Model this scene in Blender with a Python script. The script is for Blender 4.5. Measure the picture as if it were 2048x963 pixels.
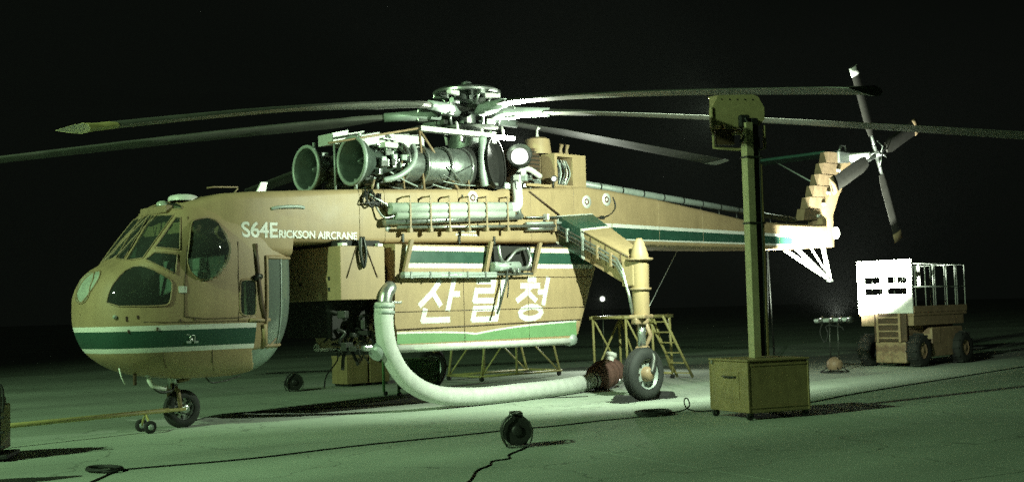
import bpy, bmesh, math, random
from mathutils import Vector, Matrix
from mathutils.bvhtree import BVHTree
R = math.radians
random.seed(7)
for o in list(bpy.data.objects): bpy.data.objects.remove(o)
SC = bpy.context.scene
COL = SC.collection

# ------------------------------------------------------------------ camera
CAM = Vector((-9.1397, -17.3838, 1.7167)); YAW, PITCH, ROLL = 0.7518, 0.0557, 0.0267
fw = Vector((math.sin(YAW)*math.cos(PITCH), math.cos(YAW)*math.cos(PITCH), math.sin(PITCH)))
rt = fw.cross(Vector((0, 0, 1))).normalized(); up = rt.cross(fw)
r2 = rt*math.cos(ROLL)-up*math.sin(ROLL); u2 = up*math.cos(ROLL)+rt*math.sin(ROLL)
cd = bpy.data.cameras.new('camera'); cam = bpy.data.objects.new('camera', cd); COL.objects.link(cam)
cam.matrix_world = Matrix(((r2.x, u2.x, -fw.x, CAM.x), (r2.y, u2.y, -fw.y, CAM.y), (r2.z, u2.z, -fw.z, CAM.z), (0, 0, 0, 1)))
cd.sensor_width = 36; cd.lens = 36*2400/2048; cd.clip_end = 1500; cd.clip_start = .1
SC.camera = cam

# ------------------------------------------------------------------ world, exposure
W = bpy.data.worlds.new('World'); SC.world = W; W.use_nodes = True
nt = W.node_tree; bg = nt.nodes['Background']
sky = nt.nodes.new('ShaderNodeTexSky'); sky.sky_type = 'NISHITA'; sky.sun_disc = False
sky.sun_elevation = R(-8); sky.sun_rotation = R(200); sky.air_density = 1; sky.dust_density = 3
hs = nt.nodes.new('ShaderNodeMix'); hs.data_type = 'RGBA'; hs.inputs[0].default_value = .97
nt.links.new(sky.outputs[0], hs.inputs[6]); hs.inputs[7].default_value = (.024, .030, .024, 1)
nt.links.new(hs.outputs[2], bg.inputs[0]); bg.inputs[1].default_value = 0.1
SC.view_settings.view_transform = 'Standard'; SC.view_settings.look = 'None'
SC.view_settings.gamma = 1; SC.view_settings.exposure = 0; SC.view_settings.use_curve_mapping = False
SC.cycles.use_denoising = False
SC.cycles.caustics_reflective = False; SC.cycles.caustics_refractive = False
SC.cycles.use_light_tree = False
SC.cycles.max_bounces = 6; SC.cycles.diffuse_bounces = 3; SC.cycles.glossy_bounces = 3
SC.cycles.transparent_max_bounces = 12; SC.cycles.sample_clamp_indirect = 1.0

# ------------------------------------------------------------------ flood lights of the apron (on stands outside the frame)
def spot(name, loc, aim, watts, deg, blend, col, radius):
    d = bpy.data.lights.new(name, 'SPOT'); o = bpy.data.objects.new(name, d); COL.objects.link(o)
    o.location = loc; o.rotation_euler = (Vector(aim)-Vector(loc)).to_track_quat('-Z', 'Y').to_euler()
    d.energy = watts; d.spot_size = R(deg); d.spot_blend = blend; d.color = col; d.shadow_soft_size = radius
    return o
TL = Vector((5.80, -6.15, 4.62))      # lamp in the head of the light tower that stands in the picture
spot('tower_lamp', TL, TL+Vector((.46, 1, .12)), 3200, 176, .5, (.82, 1, .75), .05)
FL1 = Vector((-22, -3.8, 12.5))
spot('flood_lamp', FL1, (-.5, .6, .0), 20500, 78, .85, (.61, 1, .53), .45)

# ------------------------------------------------------------------ materials
MATS = {}
def mat(name, col, rough=.5, metal=0, var=.12, scale=6, bump=0, bscale=60, spec=.5, coat=0):
    if name in MATS: return MATS[name]
    m = bpy.data.materials.new(name); m.use_nodes = True; MATS[name] = m
    t = m.node_tree; b = t.nodes['Principled BSDF']; L = t.links.new
    b.inputs['Roughness'].default_value = rough; b.inputs['Metallic'].default_value = metal
    b.inputs['Specular IOR Level'].default_value = spec; b.inputs['Coat Weight'].default_value = coat
    tc = t.nodes.new('ShaderNodeTexCoord')
    n = t.nodes.new('ShaderNodeTexNoise'); n.inputs['Scale'].default_value = scale; n.inputs['Detail'].default_value = 6
    n.inputs['Roughness'].default_value = .65
    L(tc.outputs['Object'], n.inputs['Vector'])
    r = t.nodes.new('ShaderNodeValToRGB'); r.name = 'ramp'
    r.color_ramp.elements[0].position = .3; r.color_ramp.elements[1].position = .72
    r.color_ramp.elements[0].color = (*[c*(1-var) for c in col], 1)
    r.color_ramp.elements[1].color = (*[min(1, c*(1+var*.6)) for c in col], 1)
    L(n.outputs[0], r.inputs[0]); L(r.outputs[0], b.inputs['Base Color'])
    mr = t.nodes.new('ShaderNodeMapRange'); mr.inputs[3].default_value = max(.02, rough-.1); mr.inputs[4].default_value = min(1, rough+.14)
    L(n.outputs[0], mr.inputs[0]); L(mr.outputs[0], b.inputs['Roughness'])
    if bump:
        n2 = t.nodes.new('ShaderNodeTexNoise'); n2.inputs['Scale'].default_value = bscale; n2.inputs['Detail'].default_value = 4
        L(tc.outputs['Object'], n2.inputs['Vector'])
        bp = t.nodes.new('ShaderNodeBump'); bp.inputs['Strength'].default_value = bump; bp.inputs['Distance'].default_value = .02
        L(n2.outputs[0], bp.inputs['Height']); L(bp.outputs[0], b.inputs['Normal'])
    return m
def emit(name, col, s):
    m = bpy.data.materials.new(name); m.use_nodes = True; t = m.node_tree
    t.nodes.remove(t.nodes['Principled BSDF']); e = t.nodes.new('ShaderNodeEmission')
    e.inputs[0].default_value = (*col, 1); e.inputs[1].default_value = s
    t.links.new(e.outputs[0], t.nodes['Material Output'].inputs[0]); MATS[name] = m; m.cycles.emission_sampling = 'NONE'; return m
def glass(name, tint, rough=.03, ior=1.75, reflect_fill=.10):
    # thin pane: tint, glossy face, and pale diffuse painted in as reflected light
    m = bpy.data.materials.new(name); m.use_nodes = True; t = m.node_tree; MATS[name] = m
    t.nodes.remove(t.nodes['Principled BSDF'])
    tr = t.nodes.new('ShaderNodeBsdfTransparent'); tr.inputs[0].default_value = (*tint, 1)
    gl = t.nodes.new('ShaderNodeBsdfGlossy'); gl.inputs['Roughness'].default_value = rough; gl.inputs[0].default_value = (.9, .95, .9, 1)
    fr = t.nodes.new('ShaderNodeFresnel'); fr.inputs[0].default_value = ior
    mx = t.nodes.new('ShaderNodeMixShader'); L = t.links.new
    df = t.nodes.new('ShaderNodeBsdfDiffuse'); df.inputs[0].default_value = (.30, .36, .31, 1); m2 = t.nodes.new('ShaderNodeMixShader'); m2.inputs[0].default_value = reflect_fill
    L(tr.outputs[0], m2.inputs[1]); L(df.outputs[0], m2.inputs[2])
    L(fr.outputs[0], mx.inputs[0]); L(m2.outputs[0], mx.inputs[1]); L(gl.outputs[0], mx.inputs[2])
    L(mx.outputs[0], t.nodes['Material Output'].inputs[0]); return m
ORANGE = (.365, .268, .148)
PAINT = mat('orange_paint', ORANGE, .50, 0, .13, 2.2, .06, 14, .4, 0)
PAINT2 = mat('orange_paint_worn', (.31, .225, .13), .5, 0, .25, 5, .08, 25)
WHITE = mat('white_paint', (.74, .76, .70), .4, 0, .08, 5)
GREEN = mat('dark_green_paint', (.022, .075, .05), .38, 0, .2, 5)
LGREEN = mat('leaf_green_paint', (.16, .31, .14), .45, 0, .1, 5)
STEEL = mat('bare_steel', (.50, .54, .50), .3, .85, .25, 9)
GREYP = mat('grey_paint', (.36, .42, .38), .45, .2, .2, 8)
DKMETAL = mat('dark_metal', (.055, .06, .052), .42, .6, .4, 9)
ENGMET = mat('engine_alloy', (.30, .34, .31), .36, .8, .35, 10, .1, 40)
BELLM = mat('intake_alloy', (.09, .12, .10), .36, .5, .25, 8)
SOOT_SHADE = mat('soot_and_shade_metal', (.02, .02, .018), .75, .2, .4, 6)  # burnt exhausts and black parts, plus painted shade in belly and valve void
RUBBER = mat('rubber', (.017, .018, .017), .8, 0, .3, 12, .15, 60)
TYRE = mat('tyre_rubber', (.026, .030, .027), .75, 0, .3, 9, .2, 50)
BLACKP = mat('black_plastic', (.012, .013, .012), .5, 0, .3, 14)
BLADE = mat('rotor_blade_paint', (.12, .125, .105), .42, .1, .2, 3)
HOSE = mat('hose_fabric', (.60, .64, .58), .6, 0, .12, 7, .12, 30)
YELLOW = mat('yellow_paint', (.42, .38, .15), .45, 0, .18, 8)
CARTP = mat('cart_paint', (.30, .23, .11), .5, 0, .2, 5, .05, 20)
LIFTP = mat('lift_orange', (.33, .235, .14), .5, 0, .25, 6)
CABLE = mat('cable_rubber', (.012, .014, .012), .7, 0, .2, 20)
TAILB = mat('tail_blade_paint', (.045, .045, .038), .5, 0, .2, 4)
PALE = mat('pale_grey_paint', (.50, .55, .49), .42, .1, .15, 6)
RAILP = mat('rail_paint', (.30, .33, .29), .5, 0, .2, 6)
HEADP = mat('head_paint', (.34, .29, .15), .5, 0, .2, 6)
MASTP = mat('mast_paint', (.44, .40, .24), .5, 0, .2, 5)
COVERP = mat('cover_paint', (.22, .16, .09), .6, 0, .3, 6)
BROWN = mat('brown_panel', (.075, .045, .025), .55, 0, .3, 6)
INTER = mat('cockpit_interior', (.08, .10, .085), .7, 0, .4, 9)
SEATM = mat('seat_fabric', (.24, .30, .26), .8, 0, .3, 14)
LENS = mat('pale_lens', (.42, .48, .40), .18, 0, .25, 9)
RED = mat('dull_red_canvas', (.15, .075, .06), .75, 0, .4, 16, .4, 40)
GLASS = glass('window_glass', (.62, .74, .66))
GLASS2 = glass('rear_window_glass', (.30, .38, .33), .10, 2.0, .42)  # strong pale diffuse stands in for reflections on the rear panes
FROST = mat('frosted_panel', (.22, .29, .24), .22, 0, .2, 6)
HOT = emit('lit_lamp', (.93, 1, .86), 3.5)
HOT2 = emit('lit_lamp_small', (.93, 1, .86), 3)

def streaks(m, lo):
    t = m.node_tree; L = t.links.new; b = t.nodes['Principled BSDF']; rmp = t.nodes['ramp']; geo = t.nodes.new('ShaderNodeNewGeometry')
    mp = t.nodes.new('ShaderNodeMapping'); mp.inputs['Scale'].default_value = (5, 5, .55); L(geo.outputs['Position'], mp.inputs[0])
    n = t.nodes.new('ShaderNodeTexNoise'); n.inputs['Scale'].default_value = 1.6; n.inputs['Detail'].default_value = 8; n.inputs['Roughness'].default_value = .7; L(mp.outputs[0], n.inputs['Vector'])
    mr = t.nodes.new('ShaderNodeMapRange'); mr.inputs[1].default_value = .38; mr.inputs[2].default_value = .6; mr.inputs[3].default_value = lo; mr.inputs[4].default_value = 1.05; L(n.outputs[0], mr.inputs[0])
    vm = t.nodes.new('ShaderNodeVectorMath'); vm.operation = 'MULTIPLY'; vm.name = 'dirty'; L(rmp.outputs[0], vm.inputs[0]); L(mr.outputs[0], vm.inputs[1]); L(vm.outputs[0], b.inputs['Base Color'])
for m_, q_ in ((PAINT, .95), (PAINT2, .9), (WHITE, .92), (HOSE, .9), (CARTP, .86), (LIFTP, .86)): streaks(m_, q_)
# pod paint: orange body with the white-green-white band printed round it
def band_paint():
    m = PAINT.copy(); m.name = 'orange_paint_with_band'; t = m.node_tree; L = t.links.new
    b = t.nodes['Principled BSDF']; rmp = t.nodes['ramp']
    tc = [n for n in t.nodes if n.type == 'TEX_COORD'][0]
    sp = t.nodes.new('ShaderNodeSeparateXYZ'); L(tc.outputs['Object'], sp.inputs[0])
    def step(op, sock, v):
        n = t.nodes.new('ShaderNodeMath'); n.operation = op; L(sock, n.inputs[0]); n.inputs[1].default_value = v; return n.outputs[0]
    def mul(a, c):
        n = t.nodes.new('ShaderNodeMath'); n.operation = 'MULTIPLY'; L(a, n.inputs[0]); L(c, n.inputs[1]); return n.outputs[0]
    inx = step('LESS_THAN', sp.outputs[0], .70)
    def rng(a, c): return mul(mul(step('GREATER_THAN', sp.outputs[2], a), step('LESS_THAN', sp.outputs[2], c)), inx)
    cur = t.nodes['dirty'].outputs[0]
    for (a, c, colr) in ((1.205, 1.60, (.74, .76, .70)), (1.275, 1.525, (.022, .075, .05))):
        mx = t.nodes.new('ShaderNodeMix'); mx.data_type = 'RGBA'
        L(rng(a, c), mx.inputs[0]); L(cur, mx.inputs[6]); mx.inputs[7].default_value = (*colr, 1); cur = mx.outputs[2]
    L(cur, b.inputs['Base Color']); return m
PODP = band_paint()

# ------------------------------------------------------------------ mesh helpers
def frame(d):
    d = d.normalized(); a = Vector((0, 0, 1)) if abs(d.z) < .9 else Vector((1, 0, 0))
    u = d.cross(a).normalized(); return u, d.cross(u)
class MB:
    def __init__(s): s.v = []; s.f = []; s.sm = []
    def add(s, vs, fs, smooth=False):
        k = len(s.v); s.v += [tuple(p) for p in vs]; s.f += [tuple(i+k for i in f) for f in fs]; s.sm += [smooth]*len(fs); return s
    def box(s, a, b, bev=0):
        x0, y0, z0 = [min(p, q) for p, q in zip(a, b)]; x1, y1, z1 = [max(p, q) for p, q in zip(a, b)]
        if not bev:
            vs = [(x, y, z) for z in (z0, z1) for y in (y0, y1) for x in (x0, x1)]
            return s.add(vs, [(0, 2, 3, 1), (4, 5, 7, 6), (0, 1, 5, 4), (2, 6, 7, 3), (0, 4, 6, 2), (1, 3, 7, 5)])
        bm = bmesh.new(); bmesh.ops.create_cube(bm, size=1)
        for v in bm.verts: v.co = Vector(((x0+x1)/2+v.co.x*(x1-x0), (y0+y1)/2+v.co.y*(y1-y0), (z0+z1)/2+v.co.z*(z1-z0)))
        bmesh.ops.bevel(bm, geom=bm.edges[:], offset=bev, segments=2, affect='EDGES', profile=.5)
        bm.verts.index_update(); s.add([v.co for v in bm.verts], [[v.index for v in f.verts] for f in bm.faces]); bm.free(); return s
    def rbox(s, c, size, rotz=0, bev=.0, rot=None):
        k = len(s.v); h = [q/2 for q in size]; s.box([-q for q in h], h, bev)
        M = Matrix.Translation(c) @ ((rot.to_matrix().to_4x4() if rot else Matrix.Rotation(rotz, 4, 'Z')))
        for i in range(k, len(s.v)): s.v[i] = tuple(M @ Vector(s.v[i]))
        return s
    def cyl(s, a, b, r, r1=None, n=12, caps=True):
        return s.tube([a, b], [r, r if r1 is None else r1], n, caps, straight=True)
    def tube(s, pts, r, n=8, caps=True, straight=False, closed=False):
        pts = [Vector(p) for p in pts]; m = len(pts); rs = r if isinstance(r, (list, tuple)) else [r]*m
        vs = []; fs = []; pu = None
        for i, p in enumerate(pts):
            if closed: d = pts[(i+1) % m]-pts[i-1]
            else: d = pts[min(i+1, m-1)]-pts[max(i-1, 0)]
            if d.length < 1e-9: d = Vector((0, 0, 1))
            if pu is None: u, w = frame(d)
            else:
                d = d.normalized(); u = (pu-d*pu.dot(d))
                u = u.normalized() if u.length > 1e-6 else frame(d)[0]; w = d.cross(u)
            pu = u
            vs += [p+(u*math.cos(2*math.pi*k/n)+w*math.sin(2*math.pi*k/n))*rs[i] for k in range(n)]
        for i in range(m if closed else m-1):
            for k in range(n):
                a, b = i*n+k, i*n+(k+1) % n; j = ((i+1) % m)*n
                fs.append((a, b, j+(k+1) % n, j+k))
        s.add(vs, fs, True)
        if caps and not closed:
            k0 = len(s.v)-len(vs)
            s.f.append(tuple(k0+i for i in range(n))[::-1]); s.f.append(tuple(k0+(m-1)*n+i for i in range(n))); s.sm += [False, False]
        return s
    def lathe(s, o, axis, prof, n=32, smooth=True, closed=False):
        o = Vector(o); d = Vector(axis).normalized(); u, w = frame(d); vs = []; fs = []; m = len(prof)
        for (h, r) in prof:
            vs += [o+d*h+(u*math.cos(2*math.pi*k/n)+w*math.sin(2*math.pi*k/n))*max(r, 1e-4) for k in range(n)]
        for i in range(m if closed else m-1):
            j = (i+1) % m
            for k in range(n): fs.append((i*n+k, i*n+(k+1) % n, j*n+(k+1) % n, j*n+k))
        return s.add(vs, fs, smooth)
    def loft(s, secs, caps=True, smooth=True):
        n = len(secs[0]); vs = [p for q in secs for p in q]; fs = []
        for i in range(len(secs)-1):
            for k in range(n): fs.append((i*n+k, i*n+(k+1) % n, (i+1)*n+(k+1) % n, (i+1)*n+k))
        s.add(vs, fs, smooth)
        if caps:
            k0 = len(s.v)-len(vs); s.f.append(tuple(k0+i for i in range(n))[::-1]); s.f.append(tuple(k0+(len(secs)-1)*n+i for i in range(n))); s.sm += [False]*2
        return s
    def prism(s, poly, off):
        off = Vector(off); n = len(poly); vs = [Vector(p) for p in poly]; vs += [v+off for v in vs]
        return s.add(vs, [tuple(range(n))[::-1], tuple(range(n, 2*n))]+[(i, (i+1) % n, n+(i+1) % n, n+i) for i in range(n)])
    def build(s, name, m, parent=None, auto=False, recalc=True):
        me = bpy.data.meshes.new(name); me.from_pydata(s.v, [], s.f)
        me.polygons.foreach_set('use_smooth', s.sm)
        if recalc:
            bm = bmesh.new(); bm.from_mesh(me); bmesh.ops.recalc_face_normals(bm, faces=bm.faces[:])
            if auto:
                for e in bm.edges:
                    if len(e.link_faces) == 2 and e.calc_face_angle(0) > R(38): e.smooth = False
            bm.to_mesh(me); bm.free()
        me.update(); me.materials.append(m)
        return link(name, me, parent)
def wm(q):
    M = q.matrix_basis.copy() if q.type == 'MESH' else Matrix.Translation(q.location) @ q.rotation_euler.to_matrix().to_4x4()
    return (wm(q.parent) @ q.matrix_parent_inverse @ M) if q.parent else M
def link(name, me, parent=None):
    o = bpy.data.objects.new(name, me); COL.objects.link(o)
    if parent is not None:
        o.parent = parent
        o.matrix_parent_inverse = wm(parent).inverted()   # children are modelled in world space
    return o
def tag(o, label, cat, group=None):
    o['label'] = label; o['category'] = cat
    if group: o['group'] = group
    return o
def thing(name, loc, label, cat, group=None):
    o = bpy.data.objects.new(name, None); COL.objects.link(o); o.location = loc; o.empty_display_size = .3
    return tag(o, label, cat, group)
def smooth_interp(tab, s):
    # Catmull-Rom over the rows of a table
    n = len(tab); i = min(int(s), n-2); t = s-i
    p0, p1, p2, p3 = tab[max(i-1, 0)], tab[i], tab[i+1], tab[min(i+2, n-1)]
    return [.5*(2*b+(c-a)*t+(2*a-5*b+4*c-d)*t*t+(3*b-a-3*c+d)*t**3) for a, b, c, d in zip(p0, p1, p2, p3)]
def spline(pts, k=8):
    return [Vector(smooth_interp([tuple(p) for p in pts], i/k)) for i in range((len(pts)-1)*k)]+[Vector(pts[-1])]

# ------------------------------------------------------------------ ground
def ground_mat(name, col, var):
    m = mat(name, col, .82, 0, var, .5, .25, 35); t = m.node_tree; L = t.links.new
    b = t.nodes['Principled BSDF']; rmp = t.nodes['ramp']; geo = t.nodes.new('ShaderNodeNewGeometry')
    ns = [n for n in t.nodes if n.type == 'TEX_NOISE'][0]; L(geo.outputs['Position'], ns.inputs['Vector'])
    n3 = t.nodes.new('ShaderNodeTexNoise'); n3.inputs['Scale'].default_value = 90; n3.inputs['Detail'].default_value = 3; L(geo.outputs['Position'], n3.inputs['Vector'])
    n4 = t.nodes.new('ShaderNodeTexNoise'); n4.inputs['Scale'].default_value = .22; n4.inputs['Detail'].default_value = 7
    mp = t.nodes.new('ShaderNodeMapping'); mp.inputs['Scale'].default_value = (.35, 1.6, 1); mp.inputs['Rotation'].default_value = (0, 0, R(10))
    L(geo.outputs['Position'], mp.inputs[0]); L(mp.outputs[0], n4.inputs['Vector'])
    vo = t.nodes.new('ShaderNodeTexVoronoi'); vo.feature = 'DISTANCE_TO_EDGE'; vo.inputs['Scale'].default_value = .28
    wv = t.nodes.new('ShaderNodeVectorMath'); wv.operation = 'MULTIPLY_ADD'; n5 = t.nodes.new('ShaderNodeTexNoise'); n5.inputs['Scale'].default_value = 1.3; n5.inputs['Detail'].default_value = 8
    L(geo.outputs['Position'], n5.inputs['Vector']); L(n5.outputs[1], wv.inputs[0]); wv.inputs[1].default_value = (1.2, 1.2, 1.2); L(geo.outputs['Position'], wv.inputs[2]); L(wv.outputs[0], vo.inputs['Vector'])
    cur = rmp.outputs[0]
    mk = t.nodes.new('ShaderNodeMapRange'); mk.inputs[1].default_value = 0; mk.inputs[2].default_value = .006; mk.inputs[3].default_value = .5; mk.inputs[4].default_value = 1; L(vo.outputs['Distance'], mk.inputs[0])
    mq = t.nodes.new('ShaderNodeVectorMath'); mq.operation = 'MULTIPLY'; L(cur, mq.inputs[0]); L(mk.outputs[0], mq.inputs[1]); cur = mq.outputs[0]
    for nn, lo, hi in ((n3, .84, 1.14), (n4, .55, 1.22)):
        mr = t.nodes.new('ShaderNodeMapRange'); mr.inputs[1].default_value = .3; mr.inputs[2].default_value = .7; mr.inputs[3].default_value = lo; mr.inputs[4].default_value = hi
        L(nn.outputs[0], mr.inputs[0]); mx = t.nodes.new('ShaderNodeVectorMath'); mx.operation = 'MULTIPLY'
        L(cur, mx.inputs[0]); L(mr.outputs[0], mx.inputs[1]); cur = mx.outputs[0]
    L(cur, b.inputs['Base Color']); return m
CONC = ground_mat('apron_concrete', (.40, .465, .38), .12)
JOINT = ground_mat('joint_filler', (.06, .065, .055), .2)
g = MB().add([(-400, -400, -.005), (400, -400, -.005), (400, 400, -.005), (-400, 400, -.005)], [(0, 1, 2, 3)]).build('ground', JOINT)
g['kind'] = 'structure'
sl = None; SA = R(-13.5); S0 = Vector((2.1, -4.33, 0)); ex = Vector((math.cos(SA), math.sin(SA), 0)); ey = Vector((-math.sin(SA), math.cos(SA), 0))
PS = 7.5
def slab_mesh(nx, ny):
    w, h = PS*nx/2-.007, PS*ny/2-.007
    return MB().box((-w, -h, -.2), (w, h, 0)).build('slab', CONC, g).data
one = None
for i in range(-3, 9):
    for j in range(-2, 8):
        c = S0+ex*PS*(i+.5)+ey*PS*(j+.5)
        if one is None:
            one = slab_mesh(1, 1); o = bpy.data.objects['slab']
        else: o = link('slab', one, g)
        o.location = (c.x, c.y, 0); o.rotation_euler = (0, 0, SA)
# outer apron beyond the slabs one can tell apart
far = MB(); B = 400
for (a, b, c, d) in ((-3*PS-B, -3*PS-.012, -B, B), (9*PS+.012, 9*PS+B, -B, B), (-3*PS, 9*PS, -B, -2*PS-.012), (-3*PS, 9*PS, 8*PS+.012, B)):
    far.add([S0+ex*x+ey*y for x, y in ((a, c), (b, c), (b, d), (a, d))], [(0, 1, 2, 3)])
fo = far.build('outer_apron', CONC); fo['kind'] = 'structure'

# ================================================================== helicopter
HELI = thing('helicopter', (6, 0, 0), 'orange crane helicopter with green and white band, big water tank and long boom', 'helicopter')

# ---- cockpit pod: one lofted shell, its windows cut out of the same surface
POD = [(-1.68, 1.76, 1.80, .02), (-1.655, 1.52, 2.04, .30), (-1.58, 1.34, 2.26, .54), (-1.42, 1.13, 2.45, .76), (-1.13, .95, 2.63, .91),
       (-.82, .85, 3.00, .99), (-.46, .79, 3.40, 1.02), (-.15, .765, 3.545, 1.04), (.3, .755, 3.60, 1.04), (.7, .77, 3.63, 1.03), (1.0, .83, 3.62, 1.0),
       (1.24, .98, 3.52, .94), (1.42, 1.25, 3.2, .82), (1.52, 1.6, 2.8, .55), (1.55, 2.1, 2.3, .05)]
NS, NV = 280, 220
def pod_section(s):
    x, zb, zt, w = smooth_interp(POD, s); cz, h = (zb+zt)/2, max((zt-zb)/2, .004); w = max(w, .004); out = []
    n = 2.3+1.3*min(1, max(0, (x+1.8)/1.4))
    for k in range(NV):
        a = 2*math.pi*(k+.5)/NV; c, q = math.cos(a), math.sin(a)
        e = (abs(c)**n+abs(q)**n)**(-1/n)
        # the belly rounds in more than the roof
        zz = q*e; ww = c*e*(1-.10*max(0, -zz)**2)
        out.append(Vector((x, ww*w, cz+zz*h)))
    return out
secs = [pod_section((len(POD)-1)*i/NS) for i in range(NS+1)]
SV = CAM.copy()      # survey point of the outlines below: each is a list of (x, z) read on the plane y = -1.05
def ref(p, side):
    q = Vector((p.x, p.y*side, p.z)); t = (-1.05-SV.y)/(q.y-SV.y); return (SV.x+(q.x-SV.x)*t, SV.z+(q.z-SV.z)*t)
def inside(pt, poly):
    x, y = pt; c = False; j = len(poly)-1
    for i in range(len(poly)):
        xi, yi = poly[i]; xj, yj = poly[j]
        if (yi > y) != (yj > y) and x < (xj-xi)*(y-yi)/(yj-yi)+xi: c = not c
        j = i
    return c
WIN = {'front': [(-1.6, 2.57), (-1.23, 3.15), (-1.09, 3.21), (-1.48, 2.55)],
       'windshield': [(-1.45, 2.54), (-1.03, 3.21), (-0.7, 3.22), (-1.19, 2.58)],
       'quarter': [(-1.0, 2.74), (-0.66, 3.19), (-0.59, 3.19), (-0.61, 2.71)],
       'lowquarter': [(-1.15, 2.56), (-1.0, 2.67), (-0.65, 2.64), (-0.68, 2.35)],
       'eyebrow': [(-0.97, 3.3), (-0.88, 3.39), (-0.67, 3.41), (-0.57, 3.37), (-0.55, 3.31)],
       'chin': [(-1.76, 1.89), (-1.69, 2.15), (-1.5, 2.38), (-1.28, 2.48), (-1.06, 2.43), (-0.77, 2.28), (-0.73, 2.2), (-0.77, 1.93), (-0.86, 1.88)],
       'bubble': [(-0.42, 3.12), (-0.32, 3.18), (-0.05, 3.19), (0.04, 3.11), (0.19, 2.83), (0.21, 2.69), (0.13, 2.47), (-0.06, 2.28), (-0.25, 2.25), (-0.43, 2.36), (-0.5, 2.55), (-0.45, 2.82)],
       'nose': [(-2.18, 1.96), (-2.19, 2.05), (-2.09, 2.26), (-1.93, 2.38), (-1.82, 2.4), (-1.85, 2.28), (-2.01, 2.05), (-2.12, 1.93)],
       'door': [(0.39, 2.21), (0.42, 2.26), (0.63, 2.26), (0.67, 2.21), (0.67, 1.76), (0.63, 1.7), (0.44, 1.71), (0.38, 1.78)],
       'rear': [(0.9, 2.58), (1.23, 2.58), (1.37, 1.93), (1.21, 1.24), (0.88, 1.22)],
       'rearchin': [(0.7, 0.8), (0.77, 1.03), (0.91, 1.17), (1.22, 1.21), (1.26, 1.04), (0.98, 0.83)]}
WIN.pop('rear'); WIN.pop('rearchin')
def chaikin(p, n):
    for _ in range(n):
        p = [q for a, b in zip(p, p[1:]+p[:1]) for q in ((a[0]*.78+b[0]*.22, a[1]*.78+b[1]*.22), (a[0]*.22+b[0]*.78, a[1]*.22+b[1]*.78))]
    return p
WIN = {k: chaikin(v, 2 if k in ('nose', 'eyebrow') else 1 if k == 'bubble' or k in ('chin', 'door') else 0) for k, v in WIN.items()}
win_faces = {}; keep = []
vsall = [p for q in secs for p in q]
for i in range(NS):
    for k in range(NV):
        f = (i*NV+k, i*NV+(k+1) % NV, (i+1)*NV+(k+1) % NV, (i+1)*NV+k)
        c = (vsall[f[0]]+vsall[f[1]]+vsall[f[2]]+vsall[f[3]])/4
        nrm = (vsall[f[2]]-vsall[f[0]]).cross(vsall[f[3]]-vsall[f[1]])
        cen = Vector((c.x*.6, 0, 2.0))
        if nrm.dot(c-cen) < 0: nrm = -nrm
        hit = None
        for side in (1, -1):
            q = Vector((c.x, c.y*side, c.z)); nn = Vector((nrm.x, nrm.y*side, nrm.z))
            if nn.dot(SV-q) <= 0: continue
            rr = ref(c, side)
            for name, poly in WIN.items():
                if inside(rr, poly): hit = (name, side); break
            if hit: break
        if hit is None and c.x > .88 and 1.24 < c.z < 2.60: hit = ('rear', 1)
        if hit is None and c.z < 1.19 and math.hypot((c.x-1.62)*.75, c.z-1.32) < .72: hit = ('rearchin', 1)
        if hit: win_faces.setdefault(hit, []).append(f)
        else: keep.append(f)
def sub(verts, faces):
    used = {}; fs = []
    for f in faces:
        fs.append(tuple(used.setdefault(i, len(used)) for i in f))
    vs = [None]*len(used)
    for i, j in used.items(): vs[j] = verts[i]
    return vs, fs
podm = MB(); podm.add(*sub(vsall, keep), True)
pod = podm.build('cockpit_shell', PODP, HELI)
# lining 3 cm inside the skin, so that the windows look into a cabin
md = pod.modifiers.new('skin', 'SOLIDIFY'); md.thickness = .03; md.offset = -1
pod_full = BVHTree.FromPolygons([tuple(v) for v in vsall], [(i*NV+k, i*NV+(k+1) % NV, (i+1)*NV+(k+1) % NV, (i+1)*NV+k) for i in range(NS) for k in range(NV)])
def on_pod(x, z, side, out=0.0):
    tgt = Vector((x, -1.05, z)); d = (tgt-SV).normalized()
    h = pod_full.ray_cast(SV, d)
    if h[0] is None: h = pod_full.find_nearest(tgt)
    p = h[0]; n = h[1]
    if n.dot(SV-p) < 0: n = -n
    p = p+n*out; return Vector((p.x, p.y*side, p.z))
NAMES = dict(windshield='windshield_pane', front='windshield_pane', quarter='quarter_window', lowquarter='quarter_window', eyebrow='roof_window', chin='chin_window', bubble='bubble_window', nose='nose_lamp_window', door='door_window', rear='rear_glazing', rearchin='rear_chin_window')
for (name, side), fs in sorted(win_faces.items(), key=lambda q: q[0]):
    if len(fs) < 6: continue
    vs, ff = sub(vsall, fs); vs = [Vector(v) for v in vs]
    if name == 'bubble':
        c = sum(vs, Vector())/len(vs); rm = max((v-c).length for v in vs)
        for v in vs:
            d = min(1, (v-c).length/rm); v.y += -side*.16*max(0, 1-d*d)
    mtl = LENS if name == 'nose' else FROST if name == 'rearchin' else GLASS2 if name == 'rear' else GLASS
    MB().add(vs, ff, True).build(NAMES[name], mtl, pod)
    if name.startswith('rear'): continue
    # rubber-edged frame round each opening
    poly = WIN[name]; pts = []
    for i in range(len(poly)):
        (x0, z0), (x1, z1) = poly[i], poly[(i+1) % len(poly)]; m = max(2, int(math.hypot(x1-x0, z1-z0)/.06))
        pts += [on_pod(x0+(x1-x0)*q/m, z0+(z1-z0)*q/m, side, .004) for q in range(m)]
    MB().tube(pts, .012, 6, closed=True).build('window_frame', PAINT2, pod)

def podstrip(name, pts, r, m, par=pod):
    MB().tube([on_pod(x, z, 1, .006) for x, z in pts], r, 6).build(name, m, par)
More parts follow.
